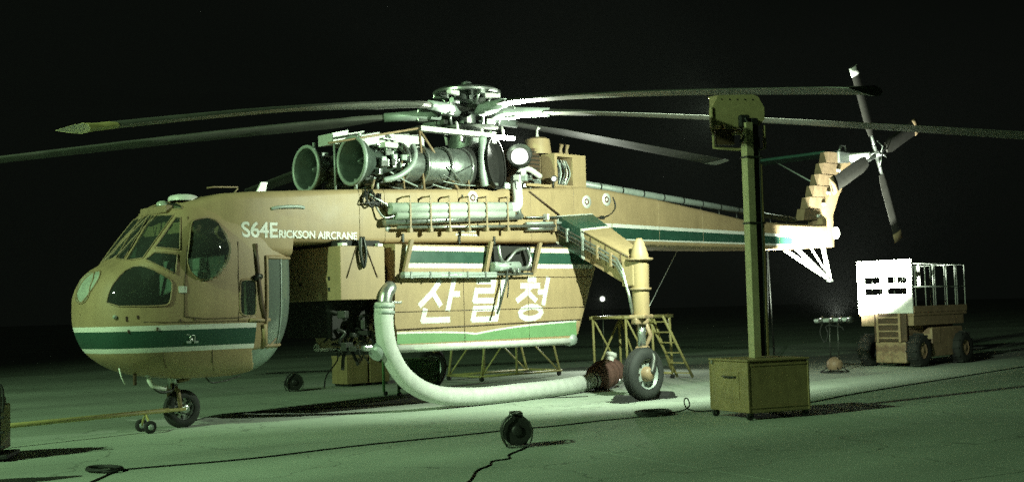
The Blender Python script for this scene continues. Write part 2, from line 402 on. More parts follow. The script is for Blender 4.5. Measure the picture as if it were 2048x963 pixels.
# posts and rails of the rear glazing, following the shell
def ring_at_x(x, z0, z1, n=14):
    out = []
    for i in range(n+1):
        z = z0+(z1-z0)*i/n; h = pod_full.ray_cast(Vector((x, -4, z)), Vector((0, 1, 0))); out.append((h[0] if h[0] else Vector((x, -1, z)))+Vector((0, -.004, 0)))
    return out
for sd in (1, -1):
    MB().tube([Vector((p.x, p.y*sd, p.z)) for p in ring_at_x(.88, 1.20, 2.64)], .03, 6).build('glazing_post', PAINT2, pod)
    MB().tube([Vector((p.x, p.y*sd, p.z)) for p in ring_at_x(1.17, 1.24, 2.60)], .016, 6).build('glazing_post', GREYP, pod)
def ring_at_z(z, x0):
    out = []
    for i in range(41):
        a = -math.pi/2+math.pi*i/40; d = Vector((math.cos(a)*.55, math.sin(a), 0)); o = Vector((.88, 0, z))
        h = pod_full.ray_cast(o, d.normalized()); out.append(h[0]+d.normalized()*.004)
    return out
MB().tube(ring_at_z(1.23, .88), .026, 6).build('glazing_rail', PAINT2, pod)
MB().tube(ring_at_z(2.61, .88), .026, 6).build('glazing_rail', PAINT2, pod)
# cabin: floor, bulkhead, seats, instrument panel
MB().box((-.95, -.62, 1.13), (1.0, .62, 1.18)).build('cabin_floor', INTER, pod)
MB().box((.42, -.8, 1.18), (.47, .8, 3.2)).build('cabin_bulkhead', INTER, pod)
MB().prism([(-1.15, -.5, 1.3), (-.85, -.5, 1.2), (-.8, -.5, 2.1), (-1.1, -.5, 2.25)], (0, 1.0, 0)).build('instrument_panel', INTER, pod)
def seat(x, y, d):
    st = MB().box((x-.22, y-.24, 1.5), (x+.22, y+.24, 1.64), .04).build('seat', SEATM, pod)
    m = MB(); m.rbox((x+d*.24, y, 2.0), (.12, .46, .85), bev=.04); m.rbox((x+d*.25, y, 2.52), (.1, .26, .2), bev=.04)
    return m.build('seat_back', SEATM, pod)
seat(-.25, -.48, 1); seat(-.25, .48, 1); seat(.95, -.2, -1)
MB().cyl((-.65, -.48, 1.2), (-.6, -.48, 1.85), .02).build('control_stick', GREYP, pod)
MB().cyl((1.3, -.55, 1.25), (1.3, -.55, 2.4), .018).cyl((1.12, -.7, 1.25), (1.12, -.7, 2.0), .02).build('grab_rail', STEEL, pod)
for k in range(6): MB().rbox((-1.0+.09*(k % 3), -.53, 1.62+.16*(k//3)), (.06, .02, .06), bev=.008).build('glint_tile', LENS, pod)  # pale tiles added as glints behind the chin window
MB().tube(spline([(-1.05, -.62, 1.25), (-1.0, -.66, 1.5), (-.85, -.66, 1.72), (-.7, -.62, 1.7)], 5), .03, 8).tube([(-.95, -.3, 1.2), (-.9, -.3, 1.75)], .03, 8).build('pedal_frame', STEEL, pod)
podstrip('panel_seam', [(-1.2, 1.66), (-.9, 1.645), (-.55, 1.64), (-.2, 1.635), (.2, 1.63), (.5, 1.63)], .005, BROWN)
podstrip('panel_seam', [(-.1, 1.2), (-.1, 1.05), (-.08, .9)], .005, BROWN)
podstrip('panel_seam', [(-.9, 1.2), (-.88, 1.08), (-.85, .98)], .005, BROWN)
podstrip('panel_seam', [(.35, 1.62), (.36, 2.3), (.36, 2.85)], .005, BROWN)
# door seam, straps and fittings on the near side
podstrip('door_seam', [(-.47, 3.2), (-.5, 2.7), (-.54, 2.2), (-.55, 1.72), (-.2, 1.68), (.3, 1.68), (.52, 1.7)], .007, BROWN)
podstrip('door_strap', [(.66, 2.82), (.69, 2.5), (.72, 2.2), (.76, 1.9), (.82, 1.62)], .035, BROWN)
podstrip('door_rail', [(.55, 1.64), (.7, 1.635), (.9, 1.635)], .03, PAINT2)
podstrip('door_hinge', [(.62, 2.27), (.70, 2.32), (.76, 2.30)], .05, DKMETAL)
podstrip('glazing_drain', [(.76, 1.2), (.9, 1.24), (1.2, 1.27)], .012, PAINT2)
podstrip('door_frame_post', [(.80, 1.25), (.80, 1.58)], .05, PAINT)
p = on_pod(-.57, 2.12, 1, .004)
MB().rbox(p, (.13, .012, .10), rotz=R(-3), bev=.004).build('placard', WHITE, pod)
for (x, z) in ((-1.45, 1.70), (-1.28, 1.73), (-1.45, 1.72), (-.62, 1.66), (-.38, 1.68), (-1.42, 1.53), (-.98, 1.55)):
    q = on_pod(x, z, 1, .004); MB().rbox(q, (.03, .02, .05), bev=.006).build('fastener', BROWN, pod)
q = on_pod(-.42, 1.40, 1, .0)
MB().lathe(q, (0, -1, 0), [(-.02, .05), (.012, .05), (.012, .035), (0, .03), (0, .0)], 16).build('fuel_vent', STEEL, pod)
for a in range(4):
    d = Vector((math.cos(R(45+90*a)), 0, math.sin(R(45+90*a))))
    MB().rbox(q+d*.085+Vector((0, -.004, 0)), (.07, .008, .035), bev=.003).build('vent_petal', GREYP, pod)
q = on_pod(-1.62, 1.74, 1, .0); MB().lathe(q, (-.7, -.7, 0), [(-.02, .035), (.03, .03), (.05, .0)], 12).build('marker_lamp', LENS, pod)
# wipers and roof fittings
podstrip('wiper', [(-1.52, 2.55), (-1.35, 2.75), (-1.12, 3.12)], .011, BLACKP)
MB().lathe((-.2, -.40, 3.50), (0, 0, 1), [(0, .23), (.05, .23), (.08, .20), (.10, .12), (.105, 0)], 28).build('roof_dome', WHITE, HELI)
MB().lathe((-.5, -.3, 3.42), (0, 0, 1), [(0, .09), (.05, .09), (.08, .04), (.085, 0)], 14).build('roof_lamp', LENS, HELI)
m = MB(); m.box((-.58, -.55, 3.30), (-.45, .3, 3.42), .02); m.build('roof_fairing', PAINT2, HELI)
MB().prism([(1.08, -.35, 3.62), (1.26, -.35, 3.62), (1.34, -.35, 3.88), (1.22, -.35, 3.88)], (0, .03, 0)).build('blade_antenna', WHITE, HELI)
MB().tube([(.62, -.45, 3.6), (.72, -.45, 3.74), (.72, -.45, 3.76), (.3, -.45, 3.74), (.18, -.45, 3.72)], .012).build('bent_antenna', PAINT2, HELI)

# ---- backbone beam and tail boom
def rrect(x, hw, zb, zt, r=.11, n=4):
    out = []
    for (cy, cz, a0) in ((hw-r, zt-r, 0), (-hw+r, zt-r, 90), (-hw+r, zb+r, 180), (hw-r, zb+r, 270)):
        out += [Vector((x, cy+r*math.cos(R(a0+90*k/n)), cz+r*math.sin(R(a0+90*k/n)))) for k in range(n+1)]
    return out
BEAM = [(-.35, .70, 3.0, 3.45), (.2, .95, 2.85, 3.60), (.7, 1.0, 2.66, 3.65), (1.38, 1.0, 2.63, 3.695), (1.40, 1.0, 2.85, 3.70), (2.7, .97, 2.87, 3.78), (4.5, .97, 2.91, 3.87), (6.6, .97, 2.95, 3.98), (8.2, .97, 2.97, 4.10), (9.0, .97, 2.955, 4.06)]
BOOM = [(9.0, .965, 2.955, 4.06), (10.5, .88, 2.955, 3.96), (12.2, .80, 2.955, 3.80), (14.0, .72, 2.96, 3.62), (15.6, .60, 2.99, 3.60), (17.1, .48, 3.02, 3.62), (17.9, .38, 3.08, 3.66)]
beam = MB().loft([rrect(*q, r=.13 if q[0] < 2 else .09) for q in BEAM]).build('fuselage_beam', PAINT, HELI, auto=True)
boom = MB().loft([rrect(*q, r=.09) for q in BOOM]).build('tail_boom', PAINT, HELI, auto=True)
def side_y(x):
    T = BEAM if x < 9 else BOOM
    for a, b in zip(T, T[1:]):
        if a[0] <= x <= b[0]: return a[1]+(b[1]-a[1])*(x-a[0])/(b[0]-a[0])
    return T[-1][1]
def decal(name, rows, m, par, out=.004, ys=None):
    # flat print laid on the side of the beam or boom: rows of (x, z_low, z_high)
    for sd in (-1, 1):
        vs = []; fs = []
        for (x, a, b) in rows:
            y = sd*((ys if ys else side_y(x))+out); vs += [(x, y, a), (x, y, b)]
        fs = [(2*i, 2*i+2, 2*i+3, 2*i+1) for i in range(len(rows)-1)]
        MB().add(vs, fs).build(name, m, par)
def band(name, x0, x1, za0, za1, zb0, zb1, m, par, n=10, **k):
    decal(name, [(x0+(x1-x0)*i/n, za0+(zb0-za0)*i/n, za1+(zb1-za1)*i/n) for i in range(n+1)], m, par, **k)
band('white_stripe', 8.55, 9.0, 3.30, 3.375, 3.30, 3.375, WHITE, beam); band('white_stripe', 9.0, 16.0, 3.30, 3.375, 3.26, 3.33, WHITE, boom)
band('green_stripe', 8.55, 9.0, 3.07, 3.30, 3.07, 3.30, GREEN, beam); band('green_stripe', 9.0, 16.0, 3.07, 3.30, 3.09, 3.26, GREEN, boom)
band('white_stripe', 8.55, 9.0, 3.045, 3.07, 3.045, 3.07, WHITE, beam); band('white_stripe', 9.0, 16.0, 3.045, 3.07, 3.05, 3.09, WHITE, boom)
# seams
for x in (2.72, 3.25, 4.9, 6.72, 7.9, 9.02, 10.6, 12.2, 14.0, 15.4):
    T = BEAM if x < 9 else BOOM
    for a, b in zip(T, T[1:]):
        if a[0] <= x <= b[0]:
            q = [u+(w-u)*(x-a[0])/(b[0]-a[0]) for u, w in zip(a, b)]
    pts = rrect(x, q[1]+.002, q[2]-.002, q[3]+.002, .09); MB().tube(pts, .006, 5, closed=True).build('panel_seam', PAINT2, beam if x < 9 else boom)
def text_mesh(body, size, x, z, m, par, bold=.0, shear=0, ys=None, name='lettering'):
    c = bpy.data.curves.new(name, 'FONT'); c.body = body; c.size = size; c.offset = bold; c.shear = shear; c.space_character = 1.0
    o = bpy.data.objects.new(name, c); COL.objects.link(o)
    dg = bpy.context.evaluated_depsgraph_get(); me = bpy.data.meshes.new_from_object(o.evaluated_get(dg))
    bpy.data.objects.remove(o); bpy.data.curves.remove(c)
    w = max(v.co.x for v in me.vertices)
    for v in me.vertices:
        xx = x+v.co.x; zz = z+v.co.y; yy = side_y(xx) if ys is None else ys
        if ys is None and xx < 1.6:
            h = pod_full.ray_cast(Vector((xx, -4, zz)), Vector((0, 1, 0)))
            if h[0] is not None: yy = max(yy, -h[0].y)
        v.co = Vector((xx, -yy-.005, zz))
    me.materials.clear(); me.materials.append(m); link(name, me, par); return w
w = text_mesh('S64E', .33, .46, 2.93, WHITE, beam, .008)
text_mesh('RICKSON AIRCRANE', .165, .46+w+.01, 2.93, WHITE, beam, .005)
# unreadable two-line stencil: short white dashes
for k in range(9): MB().box((4.90+.045*k, -.978, 3.11), (4.935+.045*k, -.974, 3.15)).build('stencil_dash', WHITE, beam)
for k in range(12): MB().box((4.82+.045*k, -.978, 3.04), (4.853+.045*k, -.974, 3.08)).build('stencil_dash', WHITE, beam)
for (x, z) in ((5.25, 3.74), (8.27, 3.79), (8.86, 3.86)):
    y = -side_y(x)-.004
    MB().lathe((x, y, z), (0, -1, 0), [(0, .13), (.003, .13), (.003, 0)], 24).build('roundel', WHITE, beam)
    MB().lathe((x, y-.004, z), (0, -1, 0), [(0, .065), (.003, .065), (.003, .035), (0, .035)], 18, closed=True).build('roundel_mark', RED, beam)
MB().lathe((3.3, -.97, 3.13), (0, -1, 0), [(0, .055), (.006, .055), (.006, 0)], 16).build('filler_cap', GREYP, beam)
MB().tube(spline([(1.0, -1.0, 3.38), (1.15, -1.03, 3.41), (1.45, -1.03, 3.43), (1.6, -1.0, 3.42)]), .028).build('step_handle', GREYP, beam)
MB().rbox((5.0, -.975, 3.76), (.03, .02, .05)).build('latch', DKMETAL, beam)
for x in (3.62, 4.9, 5.75):
    MB().rbox((x, -.98, 2.97), (.045, .03, .15), bev=.006).build('tank_lug', DKMETAL, beam)

# ---- long hydraulic tube bundle on the near side of the beam
MB().cyl((3.25, -1.10, 3.46), (6.05, -1.10, 3.585), .10, n=20).build('long_cylinder', PALE, HELI)
MB().cyl((3.15, -1.08, 3.22), (6.35, -1.08, 3.42), .055, n=14).build('hydraulic_tube', STEEL, HELI)
MB().cyl((3.35, -1.12, 3.34), (6.1, -1.12, 3.46), .075, n=14).build('long_cylinder', PALE, HELI)
MB().cyl((3.4, -1.13, 3.14), (7.2, -1.13, 3.27), .028, n=10).build('hydraulic_tube', STEEL, HELI)
MB().tube(spline([(6.05, -1.1, 3.58), (6.2, -1.1, 3.6), (6.26, -1.1, 3.72), (6.28, -1.05, 4.05)], 5), .10, 16).build('riser_duct', WHITE, HELI)
MB().tube(spline([(6.35, -1.1, 3.42), (6.26, -1.12, 3.5), (6.24, -1.12, 3.8), (6.24, -1.08, 4.1)], 5), .05, 12).build('riser_pipe', STEEL, HELI)
for i, x in enumerate((3.62, 4.07, 4.5, 4.95, 5.38, 5.9)):
    z = 3.14+(x-3.4)*.034
    MB().box((x-.016, -1.215, z-.06), (x+.016, -1.20, z+.55), .004).box((x-.014, -1.2, z+.52), (x+.014, -.97, z+.545)).box((x-.03, -1.225, z-.09), (x+.03, -1.10, z-.02)).build('clamp_bracket', PAINT2, HELI)
MB().tube(spline([(3.3, -1.1, 3.45), (3.1, -1.08, 3.58), (3.0, -1.06, 3.62), (2.9, -1.02, 3.7)], 5), .022).tube(spline([(3.35, -1.12, 3.34), (3.15, -1.1, 3.3), (3.05, -1.05, 3.42), (2.98, -1.0, 3.6)], 5), .018).build('feed_pipe', STEEL, HELI)
for k in range(7):
    a = random.uniform(-.12, .14); b = random.uniform(-.1, .1)
    MB().tube(spline([(2.95+a, -.97, 3.78), (2.92+a+b, -1.06, 3.62+b), (2.98+a-b, -1.08, 3.48+abs(b)), (3.08+a*.5, -1.04, 3.58+b), (3.12+a, -.97, 3.72)], 4), .013, 6).build('wire_loop', BLACKP, HELI)
for (z0, z1, r, m) in ((3.30, 3.34, .03, GREYP), (3.20, 3.24, .05, STEEL), (3.42, 3.45, .018, STEEL)):
    MB().cyl((6.5, -1.05, z0), (7.45, -1.07, z1), r, n=10).build('actuator', m, HELI)
MB().rbox((7.05, -1.05, 3.44), (.06, .12, .12), bev=.01).build('bracket', WHITE, HELI); MB().rbox((7.22, -1.06, 3.28), (.05, .16, .24), bev=.01).build('bracket', PAINT2, HELI)
MB().tube([(6.68, -.99, 3.92), (7.45, -1.01, 3.50)], .016).build('brace_rod', BROWN, HELI)
MB().tube(spline([(9.05, -.97, 3.92), (9.1, -1.0, 3.75), (9.0, -1.0, 3.6), (8.75, -1.0, 3.5), (8.45, -.98, 3.48)], 5), .012).build('cable_loop', BLACKP, HELI); MB().rbox((8.7, -.99, 3.49), (.12, .05, .07), bev=.01).build('cable_socket', DKMETAL, HELI)

# ---- top deck: engines, intake bells, gearbox, rotor
def engine(y):
    e = MB()
    e.lathe((2.8, y, 4.29), (1, 0, 0), [(.9, .27), (.95, .31), (1.35, .31), (1.38, .29), (1.42, .33), (1.9, .33), (2.0, .36), (2.45, .36), (2.5, .33)], 28)
    eng = e.build('engine', ENGMET, HELI, auto=True)
    MB().lathe((2.8, y, 4.29), (1, 0, 0), [(-.02, .41), (-.035, .395), (-.02, .37), (.05, .33), (.16, .26), (.3, .20), (.75, .17), (.95, .22), (.95, .24), (.6, .20), (.34, .22), (.2, .30), (.1, .375), (.03, .41), (-.02, .41)], 36).build('intake_bell', BELLM, eng)
    MB().lathe((2.8, y, 4.29), (1, 0, 0), [(-.02+.035*math.cos(R(30*k)), .40+.035*math.sin(R(30*k))) for k in range(12)], 40, closed=True).build('intake_lip', GREYP, eng)
    MB().lathe((2.8, y, 4.29), (1, 0, 0), [(.1, 0), (.12, .04), (.3, .10), (.45, .11)], 20).build('intake_spinner', BELLM, eng)
    MB().lathe((2.8, y, 4.29), (1, 0, 0), [(.40, .03), (.42, .19)], 24).build('compressor_face', SOOT_SHADE, eng)
    for k in range(4):
        d = Vector((0, math.cos(R(45+90*k)), math.sin(R(45+90*k)))); MB().cyl(Vector((3.15, y, 4.29))+d*.08, Vector((3.15, y, 4.29))+d*.27, .018, n=6).build('intake_strut', BELLM, eng)
    for x in (3.75, 4.18, 4.72, 5.2):
        MB().lathe((x, y, 4.29), (1, 0, 0), [(-.025, .30 if x < 4 else .345), (-.025, .385), (.025, .385), (.025, .30 if x < 4 else .345)], 28).build('engine_flange', STEEL, eng)
    for k in range(46):
        a = random.uniform(0, 360); x = random.uniform(3.1, 3.72); r = .22+random.uniform(0, .12)
        c = Vector((x, y+r*math.cos(R(a)), 4.27+r*math.sin(R(a)))); sz = random.uniform(.05, .12)
        MB().rbox(c, (sz*1.3, sz, sz*random.uniform(.7, 1.3)), rotz=random.uniform(0, 3), bev=.012).build('engine_accessory', random.choice((ENGMET, STEEL, DKMETAL, GREYP)), eng)
    for k in range(16):
        a = random.uniform(180, 350); x = random.uniform(3.2, 4.6); l = random.uniform(.2, .9)
        p0 = Vector((x, y+.39*math.cos(R(a)), 4.28+.39*math.sin(R(a)))); a2 = a+random.uniform(-60, 60); p1 = Vector((x+l, y+.40*math.cos(R(a2)), 4.28+.40*math.sin(R(a2))))
        mid = (p0+p1)/2+Vector((0, -.03, -.03)); MB().tube(spline([p0, mid, p1], 5), random.uniform(.008, .02), 6).build('engine_pipe', random.choice((STEEL, DKMETAL, GREYP, ENGMET)), eng)
    for x in (2.85, 3.3, 4.3, 5.0):
        MB().cyl((x, y, 3.8), (x, y, 3.98), .03, n=8).build('engine_mount', GREYP, eng)
    MB().rbox((2.95, y, 4.72), (.05, .05, .12), bev=.012).build('sensor', GREYP, eng)
    return eng
en = engine(-.7); en['label'] = 'near engine with bell mouth intake'
engine(.7)
MB().tube(spline([(3.2, -1.02, 3.95), (3.45, -1.1, 4.02), (3.75, -1.1, 4.22), (3.88, -1.04, 4.45), (3.9, -.95, 4.6)], 6), .05, 12).build('bleed_duct', GREYP, HELI)
def exhaust(sd):
    # round duct turning outboard, its mouth burnt black
    c = [Vector((5.2, sd*.7, 4.29)), Vector((5.45, sd*.74, 4.34)), Vector((5.66, sd*.88, 4.38)), Vector((5.78, sd*1.08, 4.40))]
    pts = spline(c, 5); MB().tube(pts, [.36+.12*i/(len(pts)-1) for i in range(len(pts))], 30, caps=False).build('exhaust_duct', SOOT_SHADE, HELI)
    d = (pts[-1]-pts[-2]).normalized()
    MB().lathe(pts[-1]-d*.02, d, [(0, .465), (0, .49), (.02, .49), (.02, .465)], 30, closed=True).build('exhaust_rim', SOOT_SHADE, HELI)
    MB().lathe(pts[-1]-d*.12, d, [(0, 0), (0.0, .44)], 30).build('exhaust_throat', SOOT_SHADE, HELI)
exhaust(-1); exhaust(1)
MB().tube(spline([(5.42, -1.12, 3.95), (5.36, -1.14, 4.2), (5.36, -1.14, 4.5), (5.42, -1.1, 4.85)], 5), .075, 14).build('heat_shield', GREYP, HELI)
MB().rbox((5.6, -1.05, 4.0), (.35, .12, .06), bev=.01).build('shield_foot', STEEL, HELI)
# white cowling between the engines, in corrugated panels
for k in range(6):
    x = 2.72+k*.34; MB().prism([(x, -.22, 4.63), (x+.335, -.22, 4.67), (x+.335, -.22, 4.90+.012*k), (x, -.22, 4.82+.02*k)], (0, .44, 0)).build('cowling_panel', PALE, HELI)
MB().cyl((2.74, -.26, 3.8), (2.74, -.24, 4.66), .02).build('cowling_post', GREYP, HELI)
MB().rbox((3.35, -1.0, 4.56), (.30, .16, .10), bev=.03).build('oil_tank', WHITE, HELI); MB().rbox((3.32, -1.0, 4.66), (.28, .12, .03), bev=.01).build('oil_tank_lid', STEEL, HELI)
# maintenance frame over the engines
MB().box((4.08, -.98, 4.88), (5.82, -.82, 4.97), .012).build('frame_beam', WHITE, HELI)
MB().box((5.76, -.99, 4.78), (5.86, -.83, 5.0), .012).build('frame_end_block', WHITE, HELI)
for (a, b, r) in (((4.1, -.9, 4.9), (4.14, -.95, 3.84), .024), ((4.1, -.9, 4.9), (4.93, -.95, 3.88), .024), ((4.1, -.9, 4.93), (2.2, -.85, 4.53), .02), ((3.62, -.98, 4.4), (3.68, -.97, 3.83), .018), ((5.15, -.97, 4.4), (5.18, -.96, 3.9), .018), ((3.05, -.95, 3.95), (3.0, -.95, 3.78), .022)):
    MB().cyl(a, b, r, n=8).build('frame_tube', PAINT2, HELI)
HX = 6.016
MB().lathe((HX, 0, 3.95), (0, 0, 1), [(0, .72), (.25, .68), (.6, .45), (.95, .36), (1.1, .34)], 28).build('main_gearbox', ENGMET, HELI)
rot = MB().lathe((HX, 0, 4.95), (0, 0, 1), [(0, .20), (.1, .20), (.12, .16), (.5, .16), (.55, .3), (.66, .34), (.75, .3), (.8, .16), (1.0, .14), (1.14, .10), (1.18, 0)], 24).build('rotor_mast', ENGMET, HELI, auto=True)
MB().lathe((HX, 0, 5.14), (0, 0, 1), [(-.03, .18), (-.03, .56), (0, .62), (.05, .62), (.08, .55), (.08, .18)], 32).build('swashplate', DKMETAL, rot, auto=True)
MB().lathe((HX, 0, 5.50), (0, 0, 1), [(-.05, .2), (-.05, .60), (0, .68), (.05, .68), (.08, .58), (.08, .2)], 30).build('hub_plate', DKMETAL, rot, auto=True)
MB().lathe((HX, 0, 5.86), (0, 0, 1), [(-.01, .60), (0, .66), (.04, .66), (.09, .58), (.10, .2), (.06, .2), (.03, .55), (-.01, .60)], 36).build('damper_ring', STEEL, rot, auto=True)
for k in range(6):
    a = R(18+60*k); d = Vector((math.cos(a), math.sin(a), 0)); o = Vector((HX, 0, 0))
    MB().rbox(o+d*.5+Vector((0, 0, 5.83)), (.30, .12, .10), rotz=a, bev=.02).build('damper_weight', WHITE if k % 2 else STEEL, rot)
    MB().cyl(o+d*.30+Vector((0, 0, 5.55)), o+d*.52+Vector((0, 0, 5.86)), .025, n=8).build('ring_strut', STEEL, rot)
    MB().cyl(o+d*.58+Vector((0, 0, 5.16)), o+d*.66+Vector((0, 0, 5.50)), .026, n=8).build('pitch_link', STEEL, rot)
    e = Vector((-d.y, d.x, 0)); MB().cyl(o+d*.35+e*.2+Vector((0, 0, 5.62)), o+d*.95+e*.24+Vector((0, 0, 5.60)), .05, n=10).build('lag_damper', ENGMET, rot)
    MB().rbox(o+d*.45-e*.25+Vector((0, 0, 5.28)), (.16, .1, .12), rotz=a, bev=.02).build('hub_fitting', random.choice((STEEL, WHITE, DKMETAL)), rot)
for k in range(4):
    a = R(30+90*k); MB().cyl((HX+.42*math.cos(a), .42*math.sin(a), 4.9), (HX+.46*math.cos(a), .46*math.sin(a), 5.14), .035, n=8).build('swashplate_servo', WHITE, rot)
MB().box((4.9, -.62, 4.95), (6.7, -.5, 5.02), .01).build('deck_rail', WHITE, HELI)
for x in (5.3, 5.9, 6.45): MB().cyl((x, -.56, 5.0), (x, -.5, 5.2), .03, n=8).build('deck_post', WHITE, HELI)
BL = [(-156.1, 3.79), (-105.6, 4.06), (-51, 4.5), (11.3, 5.42), (82, 5.02), (139.5, 4.60)]
for i, (az, zt) in enumerate(BL):
    a = R(az); d = Vector((math.cos(a), math.sin(a), 0)); e = Vector((-d.y, d.x, 0)); o = Vector((HX, 0, 0)); zr = 5.46
    def pt(r): return o+d*r+Vector((0, 0, zr+(zt-zr)*max(0, (r-1.2)/9.55)**1.2))
    MB().tube([pt(.5), pt(.8), pt(1.05), pt(1.6)], [.11, .13, .10, .085], 14).build('blade_sleeve', GREYP, rot)
    MB().rbox(pt(.85), (.22, .2, .24), rotz=a, bev=.02).build('sleeve_clevis', STEEL, rot)
    secs2 = []; RB = 10.35 if i == 0 else 10.75
    PR = [(-.16, 0), (-.12, .035), (0, .05), (.2, .035), (.5, .003), (.5, -.003), (.2, -.03), (0, -.042), (-.12, -.03)]
    for k in range(41):
        r = 1.5+(RB-1.5)*k/40; c = .18+.48*min(1, (r-1.5)/1.1); p = pt(r); tw = R(8-10*(r/RB))
        if k == 40: c *= .75
        row = []
        for (u, h) in PR:
            u, h = u*c/.66, h*(1 if c > .5 else 1.3)
            uu = u*math.cos(tw)+h*math.sin(tw); hh = h*math.cos(tw)-u*math.sin(tw); row.append(p-e*uu+Vector((0, 0, hh)))
        secs2.append(row)
    bl = MB().loft(secs2).build('rotor_blade', BLADE, rot, auto=True)
    # painted tip
    tp = [[q+(q-sum(s_, Vector())/len(s_))*.03 for q in s_] for s_ in secs2[38:]]
    MB().loft(tp).build('blade_tip', YELLOW if i == 0 else WHITE if i == 3 else BLADE, bl, auto=True)

# aft deck: oil cooler housing, service cabinet, lamps' bracket
cab = MB(); cab.box((7.45, -.92, 4.06), (8.33, -.55, 4.10)); cab.box((7.45, -.92, 4.66), (8.33, -.55, 4.72)); cab.box((7.95, -.92, 4.10), (8.33, -.55, 4.66)); cab.box((7.45, -.92, 4.10), (7.52, -.55, 4.66))
cb = cab.build('service_cabinet', PAINT, HELI)
MB().box((7.45, -.54, 4.06), (8.33, .6, 4.70), .03).build('oil_cooler', PAINT2, HELI)
for k in range(9): MB().tube(spline([(7.55+.04*k, -.8, 4.12), (7.58+.04*k+random.uniform(-.05, .05), -.86, 4.35), (7.56+.045*k, -.75, 4.62)], 4), random.choice((.012, .02, .028)), 6).build('cabinet_pipe', random.choice((STEEL, DKMETAL, GREYP, WHITE)), cb)
for z in (4.2, 4.5): MB().rbox((7.75, -.7, z), (.3, .2, .12), bev=.02).build('cabinet_valve', GREYP, cb)
rad = MB(); rad.box((7.0, -.5, 4.15), (7.44, .5, 4.85)); rd = rad.build('radiator', BROWN, HELI)
for k in range(8): MB().box((7.02, -.53, 4.2+.08*k), (7.43, -.502, 4.22+.08*k)).build('radiator_slat', DKMETAL, rd)
MB().lathe((7.55, -.35, 4.75), (0, 0, 1), [(0, .28), (.02, .28), (.3, .25), (.34, .18), (.35, 0)], 22).build('filter_housing', PAINT, HELI, auto=True)
MB().tube([(7.55, -.35, 5.08), (7.55, -.35, 5.24), (7.58, -.37, 5.3)], [.035, .02, .045], 8).build('vent_cap', WHITE, HELI)
for (x, z) in ((7.95, 4.72), (8.12, 4.72)): MB().tube([(x, -.6, z), (x, -.6, z+.14), (x+.02, -.62, z+.24)], [.06, .03, .045], 8).build('vent_cap', PAINT2, HELI)
MB().rbox((8.5, -.4, 4.4), (.1, .3, .34), bev=.02).build('junction_box', GREYP, HELI)
MB().cyl((8.5, -.15, 4.30), (16.9, -.05, 3.76), .075, n=16).build('drive_shaft_cover', GREYP, HELI)
for k in range(12):
    t = (k+.5)/12; c = Vector((8.5+8.4*t, -.15+.1*t, 4.30-.54*t)); MB().lathe(c, (8.4, .1, -.54), [(-.02, .085), (.02, .085)], 14).build('shaft_clamp', DKMETAL, HELI)
    MB().cyl((c.x, c.y, c.z-.3), (c.x, c.y, c.z), .02, n=6).build('shaft_bearing_post', DKMETAL, HELI)
for k in range(14):
    x = random.uniform(6.5, 7.3); MB().rbox((x, random.uniform(-.85, -.5), random.uniform(4.05, 4.3)), (random.uniform(.06, .16),)*3, rotz=random.uniform(0, 3), bev=.015).build('gearbox_fitting', random.choice((GREYP, STEEL, DKMETAL, WHITE)), HELI)
MB().tube(spline([(6.6, -.6, 4.1), (6.75, -.7, 4.35), (7.0, -.65, 4.4), (7.35, -.6, 4.28)], 5), .06, 10).build('coolant_hose', WHITE, HELI)
MB().box((6.7, -.9, 4.04), (7.9, -.86, 4.09)).build('deck_edge_rail', PAINT, HELI)

# ---- tail pylon, tail rotor, skid
def pyl(x, z, c, w): return [Vector((x+c*u, w*v, z)) for u, v in ((0, 0), (.15, -.8), (.5, -1), (.85, -.7), (1, 0), (.85, .7), (.5, 1), (.15, .8))]
py = MB().loft([pyl(17.55, 3.08, 1.0, .34), pyl(17.78, 3.50, .85, .30), pyl(17.86, 3.9, .78, .24), pyl(18.24, 4.4, .72, .21), pyl(18.72, 4.95, .70, .20), pyl(19.1, 5.42, .72, .20)]).build('tail_pylon', PAINT, HELI, auto=True)
MB().cyl((18.45, -.30, 3.45), (18.45, .30, 3.45), .16, n=16).build('fold_hinge', WHITE, py)
for k in range(6):
    z = 3.76+k*.31; x = 17.22+k*.238; w = .60+.02*k
    MB().prism([(x, -.12, z), (x+w, -.12, z+.02), (x+w+.16, -.12, z+.30), (x+.10, -.12, z+.295)], (0, .24, 0)).build('shaft_cover_panel', COVERP, py)
    MB().rbox((x+w+.03, -.17, z+.12), (.13, .05, .08), bev=.015).build('panel_latch', WHITE, py)
MB().rbox((19.3, -.02, 5.5), (.75, .36, .34), bev=.05).build('tail_gearbox', ENGMET, py)
MB().cyl((19.5, -.1, 5.5), (19.57, -.72, 5.51), .13, .09, 16).build('tail_rotor_shaft', WHITE, py)
MB().tube([(19.05, -.1, 5.62), (19.15, -.1, 5.80), (19.35, -.1, 5.82), (19.4, -.1, 5.66)], .03).build('gearbox_guard', STEEL, py)
MB().box((18.75, .15, 5.60), (19.65, 2.7, 5.68), .03).build('stabiliser', GREEN, py)
MB().tube([(19.2, 2.0, 5.6), (18.6, .2, 4.7)], .02).build('stabiliser_brace', GREYP, py)
TR = Vector((19.58, -.9, 5.51)); tr = MB().lathe(TR, (0, -1, 0), [(-.2, .07), (-.08, .11), (.03, .11), (.08, .07), (.16, .05), (.17, 0)], 16).build('tail_rotor_hub', STEEL, HELI, auto=True)
